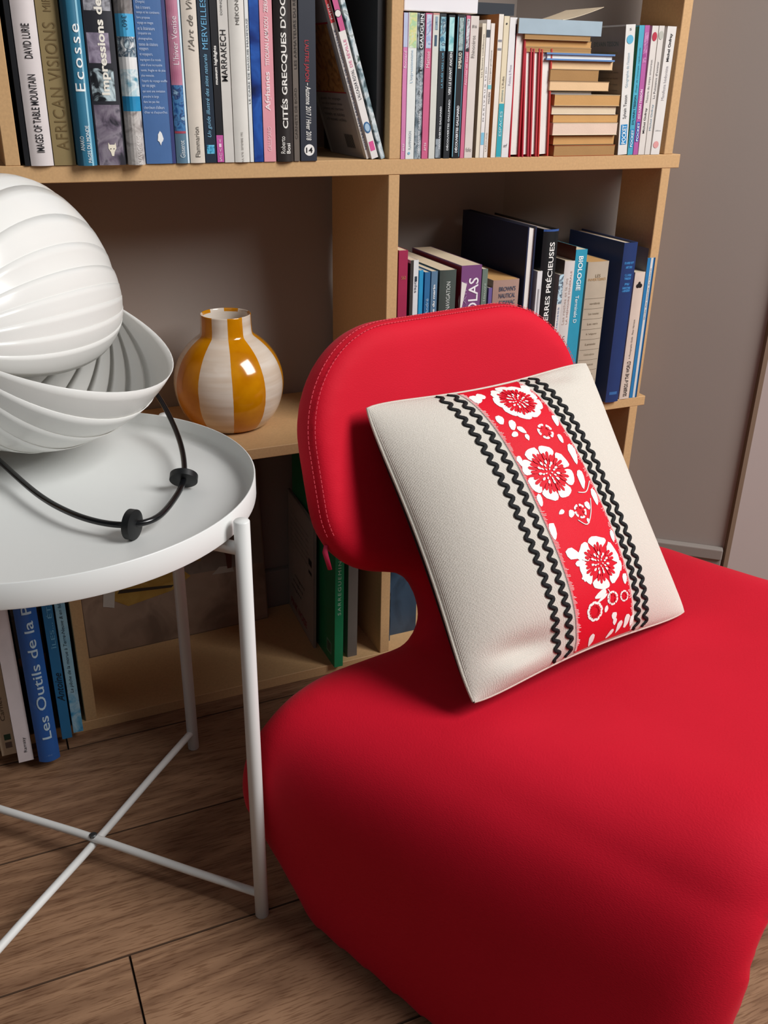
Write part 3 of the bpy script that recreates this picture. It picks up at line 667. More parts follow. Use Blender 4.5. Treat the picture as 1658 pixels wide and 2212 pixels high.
patch(b, .70, .80, .0, .3, '8fc2d6'); patch(b, .0, .25, .0, .3, '1c4c63')
txt(b, 'Ecosse', za(190, 197), za(190, 53), .52, .50, 'eef2f2', spacing=1.25, bold=.004); txt(b, 'ANAKO', za(188, 324), za(188, 293), .30, .20, 'e6eef0'); txt(b, 'PAGES DU MONDE', za(190, 349), za(190, 270), .62, .20, 'e6eef0')
b = A('hardcover_book', 'dark photographic book with bold white title and a mask emblem', 212, 273, '23242c', yf=-.010, bulge=.002, gloss=.3)
patch(b, .05, .95, .0, za(240, 226), photomat('rock_photo', ['4a4452', '8d8590', '6d6272', '2c2a33'], 55)); patch(b, .05, .80, za(240, 137), za(240, 72), photomat('mauve_photo', ['6e6276', '9d93a6', '544c60'], 60)); patch(b, .05, .85, za(240, 218), za(240, 148), photomat('black_white_photo', ['16181c', '23272c', 'b9ccd2', 'd5e2e4'], 70)); patch(b, .05, .95, za(240, 25), .30, photomat('grey_photo', ['33343a', 'a9a9b0', '55555c'], 70))
txt(b, 'Impressions de voyage', za(242, 205), za(242, -110), .56, .36, 'f2eee2', bold=.03)
shape(b, .55, za(241, 321), [(-.0042, .0075), (-.0028, .0050), (.0028, .0050), (.0042, .0075), (.0046, .001), (.0022, -.003), (.0012, -.0075), (-.0012, -.0075), (-.0022, -.003), (-.0046, .001)], 'f0e8d4', 'mask_emblem')
for q in (-.0018, .0018): disc(b, .55+q/sp(b)[0], za(241, 320), .0008, '4a4450', 'mask_eye', .0009, .7, 10)
b = A('hardcover_book', 'rounded book with white building on a bright blue spine photo', 277, 315, 'a9a4a2', yf=-.010, bulge=.008, gloss=.5)
pal = [(366, 240, ['9a9290', 'c9c4c0', '6e6360'], 60), (240, 208, ['1f7fae', '2e95c4'], 20), (208, 150, ['8fc0cf', 'dfe9ea', '4f93ab'], 60), (150, 124, ['dcdcda', 'ededeb'], 20), (124, 80, ['cfe0e6', '2f4a5e', 'eef2f2'], 130), (80, 31, ['3a9fd2', '55b2de'], 15), (31, -120, ['5f5a58', '8f8a88', '3f3c3c'], 60)]
for i, (ya, yb, cc, sc) in enumerate(pal): patch(b, .0, 1.0, za(296, ya, -.010), za(296, yb, -.010), photomat('spine_photo_%d' % i, cc, sc))
txt(b, '360°', za(296, 66), za(296, 36), .45, .26, '2f5468', up=False); txt(b, 'NAVIGANS', za(300, 352), za(300, 290), .68, .25, 'd8d4d0')
b = A('hardcover_book', 'broad blue book with lines of small white print and a leaf emblem', 317, 381, '4a6ea2', bulge=.001, gloss=.2, h=.29)
patch(b, .88, 1.0, 0, .29, '3a3f72')
for i, l in enumerate(['(Dongola)', 'fois à travers', 'temps et les continents', 'livre propose', 'voyage en images', 'et la littérature', 'cinquante ans', 'photographies,', 'textes de citations', 'voyageurs', 'et voyageurs,', "imprégnent d'un monde", "celui d'une incroyable", 'santé, fragile et de plus', 'plus menacée.', "l'esprit du voyage souffle", 'sur ces pages', 'qui sont une invitation', 'prendre le large', 'dans les pas des', "chercheurs d'ailleurs", "d'hier et d'aujourd'hui."]):
    htxt(b, l, za(345, 6+i*11.3), .0035, .06, .06+.032*len(l), 'c6d4ea')
shape(b, .52, za(338, 298), [(0, .0080), (.0020, .0055), (.0030, .002), (.0038, -.001), (.0024, -.004), (.0014, -.0045), (0, -.0085), (-.0014, -.0045), (-.0034, -.003), (-.0028, .001), (-.0026, .004)], 'eef0f0', 'leaf_emblem')
b = A('hardcover_book', 'slim book, pink above a blue photo and slate foot, in top row', 382, 411, '5c7c92', bulge=.003, gloss=.5, h=.27)
patch(b, 0, .80, za(396, 184), .27, photomat('pink_mauve_print', ['b06a86', 'c08298', '8a5f80'], 15)); patch(b, 0, .80, za(396, 283), za(396, 184), photomat('blue_boat_photo', ['1e4a86', '4f86b8', '24366a', '8fb2cc'], 110)); patch(b, 0, .8, za(396, 288), za(396, 283), 'a84858'); patch(b, .82, .97, 0, .27, 'cfe0ea')
txt(b, "L'hiver Venise", za(396, 140), za(396, 36), .42, .42, 'ece0e6'); txt(b, 'Gisserot', za(396, 340), za(396, 303), .45, .36, 'e2eaee')
b = A('hardcover_book', 'ivory book with pale grey italic title near a slim pink and blue book', 412, 444, 'd9cfc2', h=.30, bulge=.002)
txt(b, "l'Art de Vivre", za(428, 111), za(428, -30), .52, .40, '6f6a62', shear=.3); txt(b, 'Flammarion', za(428, 339), za(428, 274), .52, .32, '5f5a54')
b = A('hardcover_book', 'navy book with light blue italic title and a small blue emblem', 445, 469, '1e2c3c', h=.30)
txt(b, 'Un guide illustré des sites naturels', za(457, 296), za(457, 117), .5, .44, '86c0e0', shear=.25); txt(b, 'MERVEILLES DU', za(457, 107), za(457, -40), .5, .50, '6fb4dc')
patch(b, .15, .85, za(457, 332), za(457, 313), photomat('blue_logo', ['1e2c3c', '4fb2dc', '8ad2ea'], 260), 'spine_logo')
b = A('paperback_book', 'slim black guide with white title and a magenta foot label', 470, 485, '1b1b20', h=.24)
txt(b, 'museum highlights', za(477, 183), za(477, 99), .5, .55, 'eceae6', bold=.03); patch(b, 0, 1, .0005, za(477, 292), 'c25aa0', 'foot_label')
for i, l in enumerate('VIVUS'): htxt(b, l, za(477, 304+i*10), .0042, .32, .68, 'efd2e4')
b = A('paperback_book', 'off-white book with tall black capitals beside the magenta-footed guide', 486, 507, 'd2cec8', h=.27)
txt(b, 'MARRAKECH', za(496, 176), za(496, 65), .42, .60, '17171a', bold=.004); txt(b, 'DOMINIQUE', za(496, 33), za(496, -10), .4, .25, '4a4a4a')
b = A('paperback_book', 'cream journal spine with small grey capitals, widest of the pale slim ones', 508, 540, 'dad7d0', h=.29, bulge=.002)
txt(b, 'MÉKONG', za(524, 54), za(524, -10), .5, .30, '55524e'); txt(b, 'N.A. N°92  SEPTEMBRE 1992', za(524, 350), za(524, 285), .5, .14, '7f7a74')
b = A('paperback_book', 'very thin white booklet with tiny teal-edged spine lettering', 541, 549, 'e4e6e4', h=.29)
txt(b, 'LE CAIRE DE NAGUIB MAHFOUZ', za(545, 224), za(545, 40), .5, .5, '4f5a60')
b = A('hardcover_book', 'thin night-blue book printed with a starry sky and pale moon', 550, 570, photomat('night_sky', ['101c48', '16337c', '2a5cb0', '1a2a66'], 18, .3), h=.29, gloss=.4)
b = A('paperback_book', 'soft pink book with white lettering in the top row', 571, 597, 'e09aa4', h=.29)
txt(b, 'Afghanes', za(583, 239), za(583, 155), .5, .55, 'f6e4e6', bold=.02); txt(b, 'TITOUAN LAMAZOU · ZERIAB', za(583, 142), za(583, -10), .5, .32, 'f6e4e6', bold=.02); txt(b, 'GALLIMARD', za(583, 326), za(583, 274), .5, .30, 'f0ccd2')
b = A('hardcover_book', 'glossy brown-black book with big white serif title in top row', 599, 635, '2d2726', hard=True, bulge=.005, gloss=.6, h=.30)
txt(b, "CITÉS GRECQUES D'OCCIDENT", za(617, 277), za(617, -110), .46, .44, 'efece6', bold=.022); txt(b, 'Roberto', za(617, 331), za(617, 294), .30, .24, 'efece6', bold=.01); txt(b, 'Bosi', za(617, 331), za(617, 309), .62, .24, 'efece6', bold=.01)
b = A('paperback_book', 'thin taupe book with dark capitals beside the brown-black one', 636, 648, '6a6058', h=.28)
txt(b, 'LES ARMATEURS DU RÊVE', za(642, 149), za(642, -20), .5, .6, '2f2a28'); txt(b, 'CARNETS DE BORD', za(642, 300), za(642, 190), .5, .45, '4a423c')
b = A('paperback_book', 'dark slate journal with red title and a white number roundel', 650, 685, '2b2f3a', h=.27, d=.19)
txt(b, "L'AUTRE JAPON", za(667, 87), za(667, 176), .42, .32, 'c23a44', up=False); txt(b, '– Automne 2017 / Hiver 2018', za(669, 179), za(669, 303), .50, .32, 'e8e6e2', up=False, bold=.01, shear=.15)
disc(b, .52, za(670, 324), .0070, 'f0eeea'); htxt(b, '14', za(670, 324), .0066, .32, .72, '17171a', bold=.012, off=.001)
# leaning group
LEAN = R(-17.5)
def leaner(label, xl, xr, col, h, d, yf, name='paperback_book', **k):
    a, b_ = at(xl, 346, yf)[0], at(xr, 346, yf)[0]
    o = book(name, label, a, yf, Z2+.0006, (b_-a)*.93, h, d, col, lean=LEAN, **k); return o
b = leaner('leaning guide, white spine below red, its barcoded back cover showing', 792, 801, 'e2dcd6', .245, .135, .004)
hh = .245
patch(b, 0, 1, .168, .245, 'd8434a'); txt(b, 'MER SEI', .172, .205, .5, .6, 'f4e6e6'); txt(b, 'NOTRE DAME SAINT-JACQUES DE COMPOSTELLE', .012, .160, .5, .6, '3c5070')
lpatch(b, .01, .125, .0, .245, 'b9b0ac'); lpatch(b, .015, .120, .085, .168, photomat('orange_map_print', ['c98a4e', 'd29a5e', 'b87a44', '8a6a4a'], 90), 'map_panel', .0005); lpatch(b, .01, .125, .168, .170, 'c03a40', 'red_rule', .0006); lpatch(b, .01, .125, .084, .0855, 'c03a40', 'red_rule', .0006)
for i in range(9): lpatch(b, .030+i*.0034, .0318+i*.0034, .012, .030, '2a2a2c', 'barcode_bar', .0006)
for i, l in enumerate(['guide de voyage', 'les plus beaux sites', 'plans et cartes', 'hôtels et tables', 'adresses utiles']): ltxt(b, l, .075, .075, .076-i*.0068, .0042, '6f6a68', .0006)
b = leaner('leaning white guide with magenta top and a blue medallion at foot', 803, 818, 'e6e2de', .262, .135, .0)
patch(b, 0, 1, .158, .262, 'c85a8c'); patch(b, 0, .25, .158, .262, 'c02848'); txt(b, 'GUIDES VOIR', .205, .255, .55, .55, 'f2d8e6', bold=.02); disc(b, .55, .178, .0045, '2a2a30'); disc(b, .55, .178, .0038, 'e6e0dc', off=.0008)
txt(b, "L'ALCAZAR ROYAL", .075, .112, .5, .45, '2a2e3a'); txt(b, 'DE SÉVILLE', .115, .148, .5, .45, 'd86a96'); disc(b, .5, .040, .0048, '3a6a9a', 'blue_medallion', sq=1.5); disc(b, .5, .040, .0034, 'a8c4da', 'medallion_centre', .0008, 1.5); patch(b, .15, .85, .010, .022, 'd85a96', 'foot_label')
b = leaner('leaning green-grey photo guide, rightmost of the three tilted books', 823, 832, photomat('green_grey_photo', ['2f3f44', '8fa6ae', 'dfe6e8', '4a5f58'], 70, .3, (1, 1, 1)), .285, .15, -.001)
b = book('portfolio_case', 'big black portfolio standing in the shadows behind the tilted guides', XM-T-.012, .015, Z2, .010, .33, .20, '1d1b1d', page='grey', cat='portfolio', rough=.4)

# ---- upper right compartment: small paperbacks ---------------------------------------------------------------
def B(label, xl, xr, ytop, col, yf=0.0, d=.115, yb=338, xt=None, name='paperback_book', **k):
    a, c = at(xl, yb, yf)[0], at(xr, yb, yf)[0]; h = float(at((xl+xr)/2+8, ytop, yf)[2]-Z2)
    return book(name, label, a+.00015, yf, Z2, c-a-.0004, h, d, col, **k)
def zb(py, px=950): return za(px, py, 0.0)
GRB = 'small paperbacks on the upper right shelf'
b = B('pink paperback against the central upright, first of the small ones', 865, 874, 27, 'd07fae', group=GRB); txt(b, 'Bonnard', zb(147, 870), zb(110, 870), .5, .62, 'f2dcea'); patch(b, 0, 1, zb(104), zb(30), 'b9c2dc', 'picture_panel'); txt(b, 'arts', zb(325), zb(310), .5, .5, 'f2dcea')
b = B('white paperback with a yellow-green watercolour at its top', 875, 893, 27, 'e2e6e2', group=GRB); patch(b, .1, .95, zb(105), zb(29), photomat('watercolour', ['dfe6cf', 'a8cfa0', 'dcd890', 'c0dcd8'], 120), 'picture_panel'); txt(b, "L'expressionnisme", zb(180), zb(110), .5, .42, '9fbcd2'); txt(b, 'FLAMMARION', zb(322), zb(283), .5, .3, '8a98a4'); disc(b, .4, zb(330), .0018, '7fb4cc')
b = B('photo-spined paperback with black beads of letters down its top', 894, 908, 28, photomat('grey_blue_photo', ['3c444c', 'a9b4ba', '6a7a84', '20262a'], 80), group=GRB); patch(b, .25, .9, zb(108), zb(30), '1b1d22', 'title_panel'); txt(b, 'GAUGUIN', zb(106), zb(32), .58, .5, 'dfe4e6', bold=.02); txt(b, 'CE MALGRÉ MOI DE SAUVAGE', zb(235), zb(112), .6, .35, 'dfe6ea'); txt(b, 'DÉCOUVERTES GALLIMARD', zb(330), zb(240), .6, .35, 'e6eaee', bold=.02)
b = B('rose paperback with a blue painting panel, fourth from the central upright', 910, 923, 28, 'cc6288', group=GRB); patch(b, .12, .92, zb(105), zb(32), photomat('blue_painting', ['9fb4d8', 'c6d0e2', '5f82b4'], 110), 'picture_panel'); txt(b, 'Matisse', zb(147), zb(112), .5, .55, 'f0d6e0'); txt(b, 'arts', zb(325), zb(308), .45, .4, 'f0d6e0')
b = B('pale grey-white paperback with two small dark figures on top', 925, 938, 28, 'd2d4cc', group=GRB); patch(b, 0, 1, zb(32), zb(28.5), 'd49a90'); patch(b, .35, .75, zb(65), zb(36), photomat('grey_column', ['5f7a90', '8fa8b8', '3f5468'], 200), 'picture_panel'); patch(b, .3, .7, zb(100), zb(76), '3f5a70', 'figure_panel')
b = B('black paperback topped by a blue painting, after the grey-white one', 939, 952, 29, '22262c', group=GRB); patch(b, .1, 1, zb(110), zb(36), photomat('sea_painting', ['3f7a96', '9fd0dc', '2a566e', 'cfe4e8'], 110), 'picture_panel'); txt(b, "LA RUÉE VERS L'OR", zb(190), zb(113), .6, .4, '6fb4d2'); txt(b, 'DÉCOUVERTES GALLIMARD', zb(322), zb(230), .6, .36, 'dfe4e8', bold=.02); patch(b, 0, .8, .001, zb(300), photomat('grey_foot', ['4a5058', '9aa6ae', '6a727a'], 90), 'foot_panel')
b = B('black paperback topped by a pale turquoise panel', 957, 970, 32, '1f2328', group=GRB); patch(b, .1, .9, zb(110), zb(36), photomat('turquoise_print', ['8fd0d2', 'b4e2e2', '6fb4ba'], 60), 'picture_panel'); txt(b, 'VERS LE LEVANT ANCIEN', zb(205), zb(112), .55, .42, 'e6ecee', bold=.02); txt(b, 'DÉCOUVERTES GALLIMARD', zb(325), zb(215), .55, .36, 'dfe6ea', bold=.02)
b = B('black paperback with teal edges and a standing figure panel', 975, 991, 31, '17191e', group=GRB); patch(b, 0, .12, .002, zb(34), '6fa4b8'); patch(b, .9, 1, .002, zb(34), '5f94a8'); patch(b, .25, .8, zb(108), zb(36), photomat('figure_print', ['2a3a40', 'a9bcbc', '5f8a80'], 140), 'picture_panel'); txt(b, 'RIMBAUD', zb(147), zb(112), .5, .42, 'e2dccc', bold=.02); txt(b, 'DÉCOUVERTES GALLIMARD', zb(330), zb(228), .5, .4, 'e6eaee', bold=.03)
b = B('thin pink paperback left of a broad greyish-white one', 993, 1001, 33, 'd0708e', group=GRB); patch(b, .1, .95, zb(110), zb(38), photomat('dark_figures', ['22262c', 'd8dce0', '3f444c'], 120), 'picture_panel'); txt(b, 'Nicolas de Staël', zb(182), zb(113), .5, .55, 'f0d8e0')
b = B('broad greyish-white paperback with faint grey title', 1002, 1019, 34, 'd8cfc8', group=GRB); txt(b, 'Rhinocéros', zb(123), zb(74), .45, .42, '8f8a86'); htxt(b, '816', zb(54), .0036, .2, .75, '6a6664'); htxt(b, 'folio', zb(324), .0055, .15, .85, '8a8480')
b = B('narrow cream paperback set lower, after the greyish-white one', 1026, 1034, 50, 'e2d8c4', group=GRB); txt(b, 'Les fausses confidences', zb(165), zb(70), .5, .4, '6f6a62'); lpatch(b, .0, .11, .0, .1635, '8a7a68')
b = B('narrow white paperback with a sky-blue block near its foot', 1035, 1043, 42, 'e6e2e0', group=GRB); patch(b, 0, 1, zb(77), zb(60), '3a4048', 'dark_block'); patch(b, .1, .95, zb(314), zb(287), '7fc0dc', 'blue_block'); txt(b, 'M A R I V A U X  Le jeu', zb(262), zb(143), .5, .4, '5a5a60')
b = B('narrow white classic with a small turquoise band at mid height', 1044, 1052, 50, 'e4dcd4', group=GRB); patch(b, 0, 1, zb(191), zb(182), '7fc4cc', 'turquoise_band'); txt(b, 'MOLIÈRE', zb(223), zb(197), .5, .55, '2f2f34'); txt(b, 'Le bourgeois gentilhomme', zb(178), zb(105), .5, .45, '3f3f44'); txt(b, 'LAROUSSE', zb(328), zb(287), .5, .4, 'a8a098')
b = B('plain ivory paperback with an orange-brown side', 1059, 1069, 30, 'e6dfd4', group=GRB); lpatch(b, .0, .112, .0, .180, 'b0703a'); patch(b, .1, .9, zb(86), zb(81), '8a8a90'); patch(b, .1, .9, zb(105), zb(100), '8a8a90')
b = B('cream paperback with a turquoise lower block', 1070, 1081, 34, 'dfd2b4', group=GRB); patch(b, 0, 1, .0008, zb(223), '35a4b4', 'turquoise_block'); txt(b, 'ESPACES', zb(295), zb(240), .5, .5, 'c6e6ea'); txt(b, "L'Aube", zb(188), zb(162), .5, .42, '6a6258'); txt(b, 'mémoires', zb(218), zb(192), .5, .4, '5f8a94'); disc(b, .5, zb(45), .0012, '2a2a2a')
b = B('white literary paperback with thin grey script, left of the red spines', 1082, 1097, 37, 'e2e0e0', group=GRB); txt(b, 'Poésies & Prose', zb(182), zb(136), .5, .32, 'a8a4b4'); htxt(b, 'nrf', zb(316), .0050, .2, .75, '55555a', shear=.3)
for i, (xl, xr, yt, cc, lab) in enumerate(((1099, 1122, 52, 'b0182a', 'tallest red-edged book shown page-side out, beside white paperback'), (1127, 1142, 104, 'b83040', 'first of three low red books shown page-side out'), (1144, 1159, 105, 'b5323c', 'second of three low red books shown page-side out'), (1161, 1184, 106, 'c0392f', 'third and broadest low red book shown page-side out'))):
    b = B(lab, xl, xr, yt, cc, fore=True, page='white', hard=True, name='hardcover_book', bulge=.002, yb=336, lean=R(-1.3 if i == 0 else -3.2))
# the pile of paperbacks lying flat, page edges outwards
pile = [(1195, 1326, 335, 311, 'brown', 'a8552a', 'lowest of the flat pile, tan page edges, on the shelf'), (1194, 1325, 309, 287, 'tan', '3f4a38', 'second from bottom of the flat pile, over a mottled dark cover'), (1193, 1332, 284, 257, 'pink', 'd8ccb0', 'pinkish-cream paperback, third from bottom of the flat pile'),
        (1194, 1334, 256, 238, 'tan', '9a6a3a', 'worn tan paperback, fourth from bottom of the flat pile'), (1191, 1330, 238, 219, 'cream', 'cfc6b8', 'cream paperback in the middle of the flat pile'), (1197, 1338, 218, 193, 'tan', 'd0b890', 'tan paperback that sticks out furthest right in the flat pile'),
        (1187, 1278, 192, 184, 'grey', '7f8496', 'thin slate-blue booklet sandwiched in the flat pile'), (1187, 1315, 183, 162, 'peach', 'b89a72', 'peach-edged paperback just above the slate-blue booklet'), (1188, 1293, 161, 135, 'brown', '8a6a48', 'short brown paperback in the upper flat pile'),
        (1190, 1324, 134, 115, 'peach', 'c8b08a', 'pale paperback directly under the flat blue hardcover'), (1181, 1329, 114, 97, 'white', '5f86ba', 'flat blue hardcover with white pages, upper pile'), (1133, 1278, 96, 84, 'brown', 'c09a68', 'lowest of three warped paperbacks bridging the red books'), (1133, 1278, 83, 68, 'tan', 'b08a58', 'middle of three warped paperbacks bridging the red books'), (1134, 1277, 67, 55, 'brown', 'a88a60', 'uppermost of three warped paperbacks bridging the red books')]
zcur = Z2
for i, (xl, xr, yb_, yt, pg, cc, lab) in enumerate(pile):
    yf = .003*math.sin(i*2.3)
    xa, xb_ = at(xl, yb_, yf)[0], at(xr, yb_, yf)[0]; th = max(.0045, float(at(1260, yt, yf)[2]-at(1260, yb_, yf)[2])-.0004)
    b = book('hardcover_book' if pg == 'white' else 'paperback_book', lab, xb_, yf, zcur, th, xb_-xa, .108, cc, page=pg, flat=True, fore=True, hard=pg == 'white', group='books lying in the flat pile')
    zcur += th+.0002
ztop_pile = zcur
b = book('paperback_book', 'pale blue-grey bent book on top of the flat pile, cover flap lifted', at(1300, 56, -.004)[0], -.004, ztop_pile, .0185, .135, .120, '9fb2be', flat=True, gloss=.2)
fl = MB(); n = 10
for i in range(n+1):
    q = i/n; x = .020+.050*q
    for y in (.006, .100): fl.v.append((.0187+.0005+.018*q**1.3*1.0, y, .062*(1-q)-.004*q))
fl.f = [(2*i, 2*i+2, 2*i+3, 2*i+1) for i in range(n)]
o = fl.build('lifted_flap', PAPER['cream'], b); so = o.modifiers.new('t', 'SOLIDIFY'); so.thickness = .0006
b = book('hardcover_book', 'dark navy book lying behind the white paperbacks under the bent blue one', at(1119, 50, .02)[0]-.002, .030, Z2+.1805, .014, .075, .11, '141a26', flat=True, page='grey')
# standing paperbacks at the right end
def Rt(label, xl, xr, xtl, ytop, col, yf=0.0, d=.085, **k):
    a, c = at(xl, 331, yf)[0], at(xr, 331, yf)[0]; tp = at(xtl, ytop, yf); h = float(tp[2]-Z2); ln = math.atan2(float(tp[0])-a, h)
    return book('paperback_book', label, a, yf, Z2+.0004, (c-a)*.96, h, d, col, lean=ln, group='standing paperbacks at the right end', **k)
def poc(b, z0, z1, col='2f8ac4'): patch(b, .15, .85, z0, z1, col, 'publisher_label'); txt(b, 'POCKET', z0+.001, z1-.001, .5, .45, 'dff0f8', bold=.02, off=.0009)
b = Rt('white paperback with blue globe and label, leftmost of right-end group', 1334, 1354, 1352, 53, 'dedcd8'); lpatch(b, .0, .085, .0, .172, '8a8078'); ltxt(b, 'SYLVAIN TESSON', .045, .06, .150, .006, '3a5a54'); ltxt(b, 'géographie de l’instant', .045, .06, .138, .004, '7f8a4a'); poc(b, .014, .042); txt(b, 'Sylvain Tesson', .050, .082, .5, .42, '2f2f34'); txt(b, "Géographie de l'instant", .092, .138, .5, .36, '9fb8c6'); disc(b, .5, .155, .0058, '5fb0d0', 'globe_emblem'); htxt(b, 'S', .168, .003, .4, .6, '4a5a60')
for i in range(9): ltxt(b, 'des notes prises en chemin', .036, .050, .112-i*.008, .0034, '6a625c', .0005)
b = Rt('cyan paperback with a green side, right-end group', 1355, 1366, 1381, 55, '4aa6c0'); lpatch(b, .0, .085, .0, .172, '2a6a4a'); poc(b, .010, .036, '2a86b8'); txt(b, 'SYLVAIN TESSON', .042, .082, .5, .42, '1f4a5a', bold=.02); txt(b, 'Éloge de l’énergie vagabonde', .086, .145, .5, .4, '2f6a7c', shear=.2)
b = Rt('magenta paperback with a deep blue label, right-end group', 1367, 1377, 1393, 55, 'b05a9c'); poc(b, .018, .046, '2a4aa8'); txt(b, 'SYLVAIN TESSON', .050, .090, .5, .5, 'f0dcec', bold=.02); patch(b, .1, .9, .125, .165, photomat('magenta_print', ['a0488c', 'c888b8', '7f3a74'], 120), 'picture_panel')
b = Rt('white paperback with a crimson roundel near its top', 1378, 1391, 1409, 56, 'd8d2cc'); disc(b, .5, .160, .0042, 'b83248', 'crimson_roundel', sq=1.4); txt(b, 'Michel Onfray', .030, .065, .5, .42, '2a2a2e', bold=.01); txt(b, 'Théorie du corps amoureux', .072, .130, .5, .4, '6a6a6e')
b = Rt('white paperback with a faded roundel, between two other white ones', 1392, 1403, 1424, 56, 'd6d0ca'); disc(b, .5, .162, .0040, 'b8b8ae', 'faded_roundel', sq=1.4); txt(b, 'Michel Onfray', .034, .070, .5, .42, '5a86a0'); txt(b, "La Puissance d'exister", .078, .128, .5, .4, '5a5a60')
b = Rt('white paperback with a pale red roundel at its foot, last before the upright', 1405, 1424, 1442, 57, 'dcd8d4'); disc(b, .45, .014, .0050, 'd89a98', 'pale_red_roundel'); txt(b, 'Michel Onfray', .128, .165, .5, .36, '2a2a2e', bold=.02); txt(b, 'Manifeste hédoniste', .076, .122, .5, .32, 'a8a4a8'); htxt(b, 'éditions', .034, .002, .2, .8, '6a6a6e')
# white box lying on the first small paperbacks
bx = tag(empty('document_box', (at(872, 27, .006)[0], .006, Z2+.1790)), 'flat white box lying on the first small paperbacks', 'box')
MB().box(0, .108, 0, .10, .0, .045).build('box_body', mat('white_card', 'e4e2e6', .6), bx, bevel=.0012); MB().box(-.0012, .1092, -.0012, .1012, .030, .0475).build('lid', MATS['white_card'], bx, bevel=.0012)

# ---- middle right compartment -----------------------------------------------------------------------------------
def Cc(label, xl, xr, ytop, col, yf=0.0, d=.15, name='hardcover_book', **k):
    a, c = at(xl, ytop+20, yf)[0], at(xr, ytop+20, yf)[0]; h = float(at((xl+xr)/2, ytop, yf)[2]-Z1)
    return book(name, label, a+.0002, yf, Z1, c-a-.0005, h, d, col, **k)
def zc_(py, px, yf=0.0): return float(at(px, py, yf)[2]-Z1)
b = Cc('crimson cloth book against the upright on the middle shelf', 861, 881, 541, 'a02a4e', d=.17); htxt(b, '560', zc_(600, 870), .005, .3, .8, 'c0805a')
b = Cc('white-spined book with a dark side next to the crimson one', 886, 904, 562, 'dcdee0', d=.14); patch(b, 0, .38, 0, .3, '3f3a38'); lpatch(b, 0, .14, 0, .25, '2f2b2a'); txt(b, 'voiles', zc_(632, 898), zc_(600, 898), .70, .32, '2a3a4a', up=False); patch(b, .55, .85, zc_(608, 897), zc_(597, 897), '3a4650', 'square_logo')
b = Cc('bright azure book, thin, between white and blue spines', 905, 914, 584, '2a94c6', d=.12, name='paperback_book')
b = Cc('mid-blue slim book beside the azure one', 917, 929, 588, '2f6a9a', d=.12, name='paperback_book'); txt(b, 'André', zc_(680, 922), zc_(645, 922), .5, .5, 'a8c8e0')
b = Cc('slate-blue slim book with white bold title', 931, 945, 586, '5a7a96', d=.12, name='paperback_book'); txt(b, "l'âge du marin", zc_(690, 937), zc_(615, 937), .5, .48, 'eef2f4', bold=.03)
b = Cc('dark green-grey thick volume with pale capitals', 949, 985, 583, '46504c', d=.17, bulge=.002, gloss=.3, page='cream'); txt(b, 'COURS DE NAVIGATION', zc_(720, 965), zc_(608, 965), .5, .24, 'd0d6d2'); lpatch(b, 0, .16, 0, .22, '3a2a28')
b = Cc('purple jacketed book with torn corner and large white letters', 996, 1040, 573, '7a4a7c', d=.17, page='cream', gloss=.4); lpatch(b, 0, .168, 0, .24, '8a2234'); txt(b, 'COLAS', zc_(700, 1020), zc_(600, 1020), .62, .48, 'f0ecf0', bold=.01); txt(b, 'ALAIN', zc_(690, 1010), zc_(610, 1010), .22, .16, '9a7aa0')
o = MB().add([(.0, -.0006, .165), (.0095, -.0010, .215), (.0008, -.0006, .219), (-.0008, .004, .19)], [(0, 1, 2, 3)]).build('torn_jacket_flap', PAPER['white'], b)
b = Cc('thin grey-green book right of the purple one', 1041, 1053, 581, '6a7a70', d=.12, name='paperback_book'); txt(b, 'Histoire', zc_(650, 1047), zc_(612, 1047), .5, .4, 'b8c6bc')
b = Cc('small violet book standing lower than its neighbours', 1054, 1062, 622, '6a5a94', d=.11, name='paperback_book')
b = Cc('dusty pink almanac with three lines of grey-blue capitals', 1064, 1120, 604, 'a88a7e', d=.15, bulge=.002, page='tan')
for i, l in enumerate(["BROWN'S", 'NAUTICAL', 'ALMANAC']): htxt(b, l, zc_(623+i*14.5, 1093), .0070, .22, .86, '4a5468', bold=.01)
b = Cc('tall navy album with page edges outwards, left of black volume', 1139, 1158, 490, '1b2340', d=.205, fore=True, hard=True, page='white')
b = Cc('white booklet tucked in front of the navy album', 1159, 1170, 586, 'dcdcde', d=.10, yf=-.004, name='paperback_book'); patch(b, .35, .5, 0, .2, '8a8a8e'); patch(b, .6, .66, 0, .2, 'a8a8ac')
b = Cc('tall black volume with large white capitals on middle shelf', 1172, 1205, 495, '17191c', d=.19, bulge=.004, gloss=.4, hard=True, page='grey'); txt(b, 'LES PIERRES PRÉCIEUSES', zc_(740, 1183), zc_(522, 1194), .52, .42, 'f0f0ec', bold=.015); patch(b, 0, 1, b['_h']-.003, b['_h'], '3a5a9a', 'top_band')
b = Cc('short white book patterned blue, beside the black volume', 1206, 1216, 593, 'dcd8d4', d=.12, name='paperback_book'); patch(b, 0, 1, zc_(657, 1205), zc_(593, 1210), photomat('blue_beads', ['a8d4e6', 'c6e2ee', '2a2a44', 'b8dcea'], 120), 'pattern_panel'); txt(b, 'précieuses', zc_(740, 1200), zc_(664, 1203), .5, .55, '7f94b4')
b = Cc('pale grey book with faint brick capitals left of the turquoise one', 1218, 1240, 564, 'd2ccc8', d=.14, name='paperback_book', bulge=.001); lpatch(b, 0, .14, 0, .24, '6f6660'); txt(b, 'LA MÉMOIRE MINÉRALE', zc_(700, 1222), zc_(585, 1230), .68, .22, 'b09088'); txt(b, 'Les roches et la vie', zc_(700, 1222), zc_(600, 1230), .34, .22, 'c0aea4'); txt(b, 'Alain', zc_(765, 1215), zc_(725, 1220), .5, .3, '7a7674')
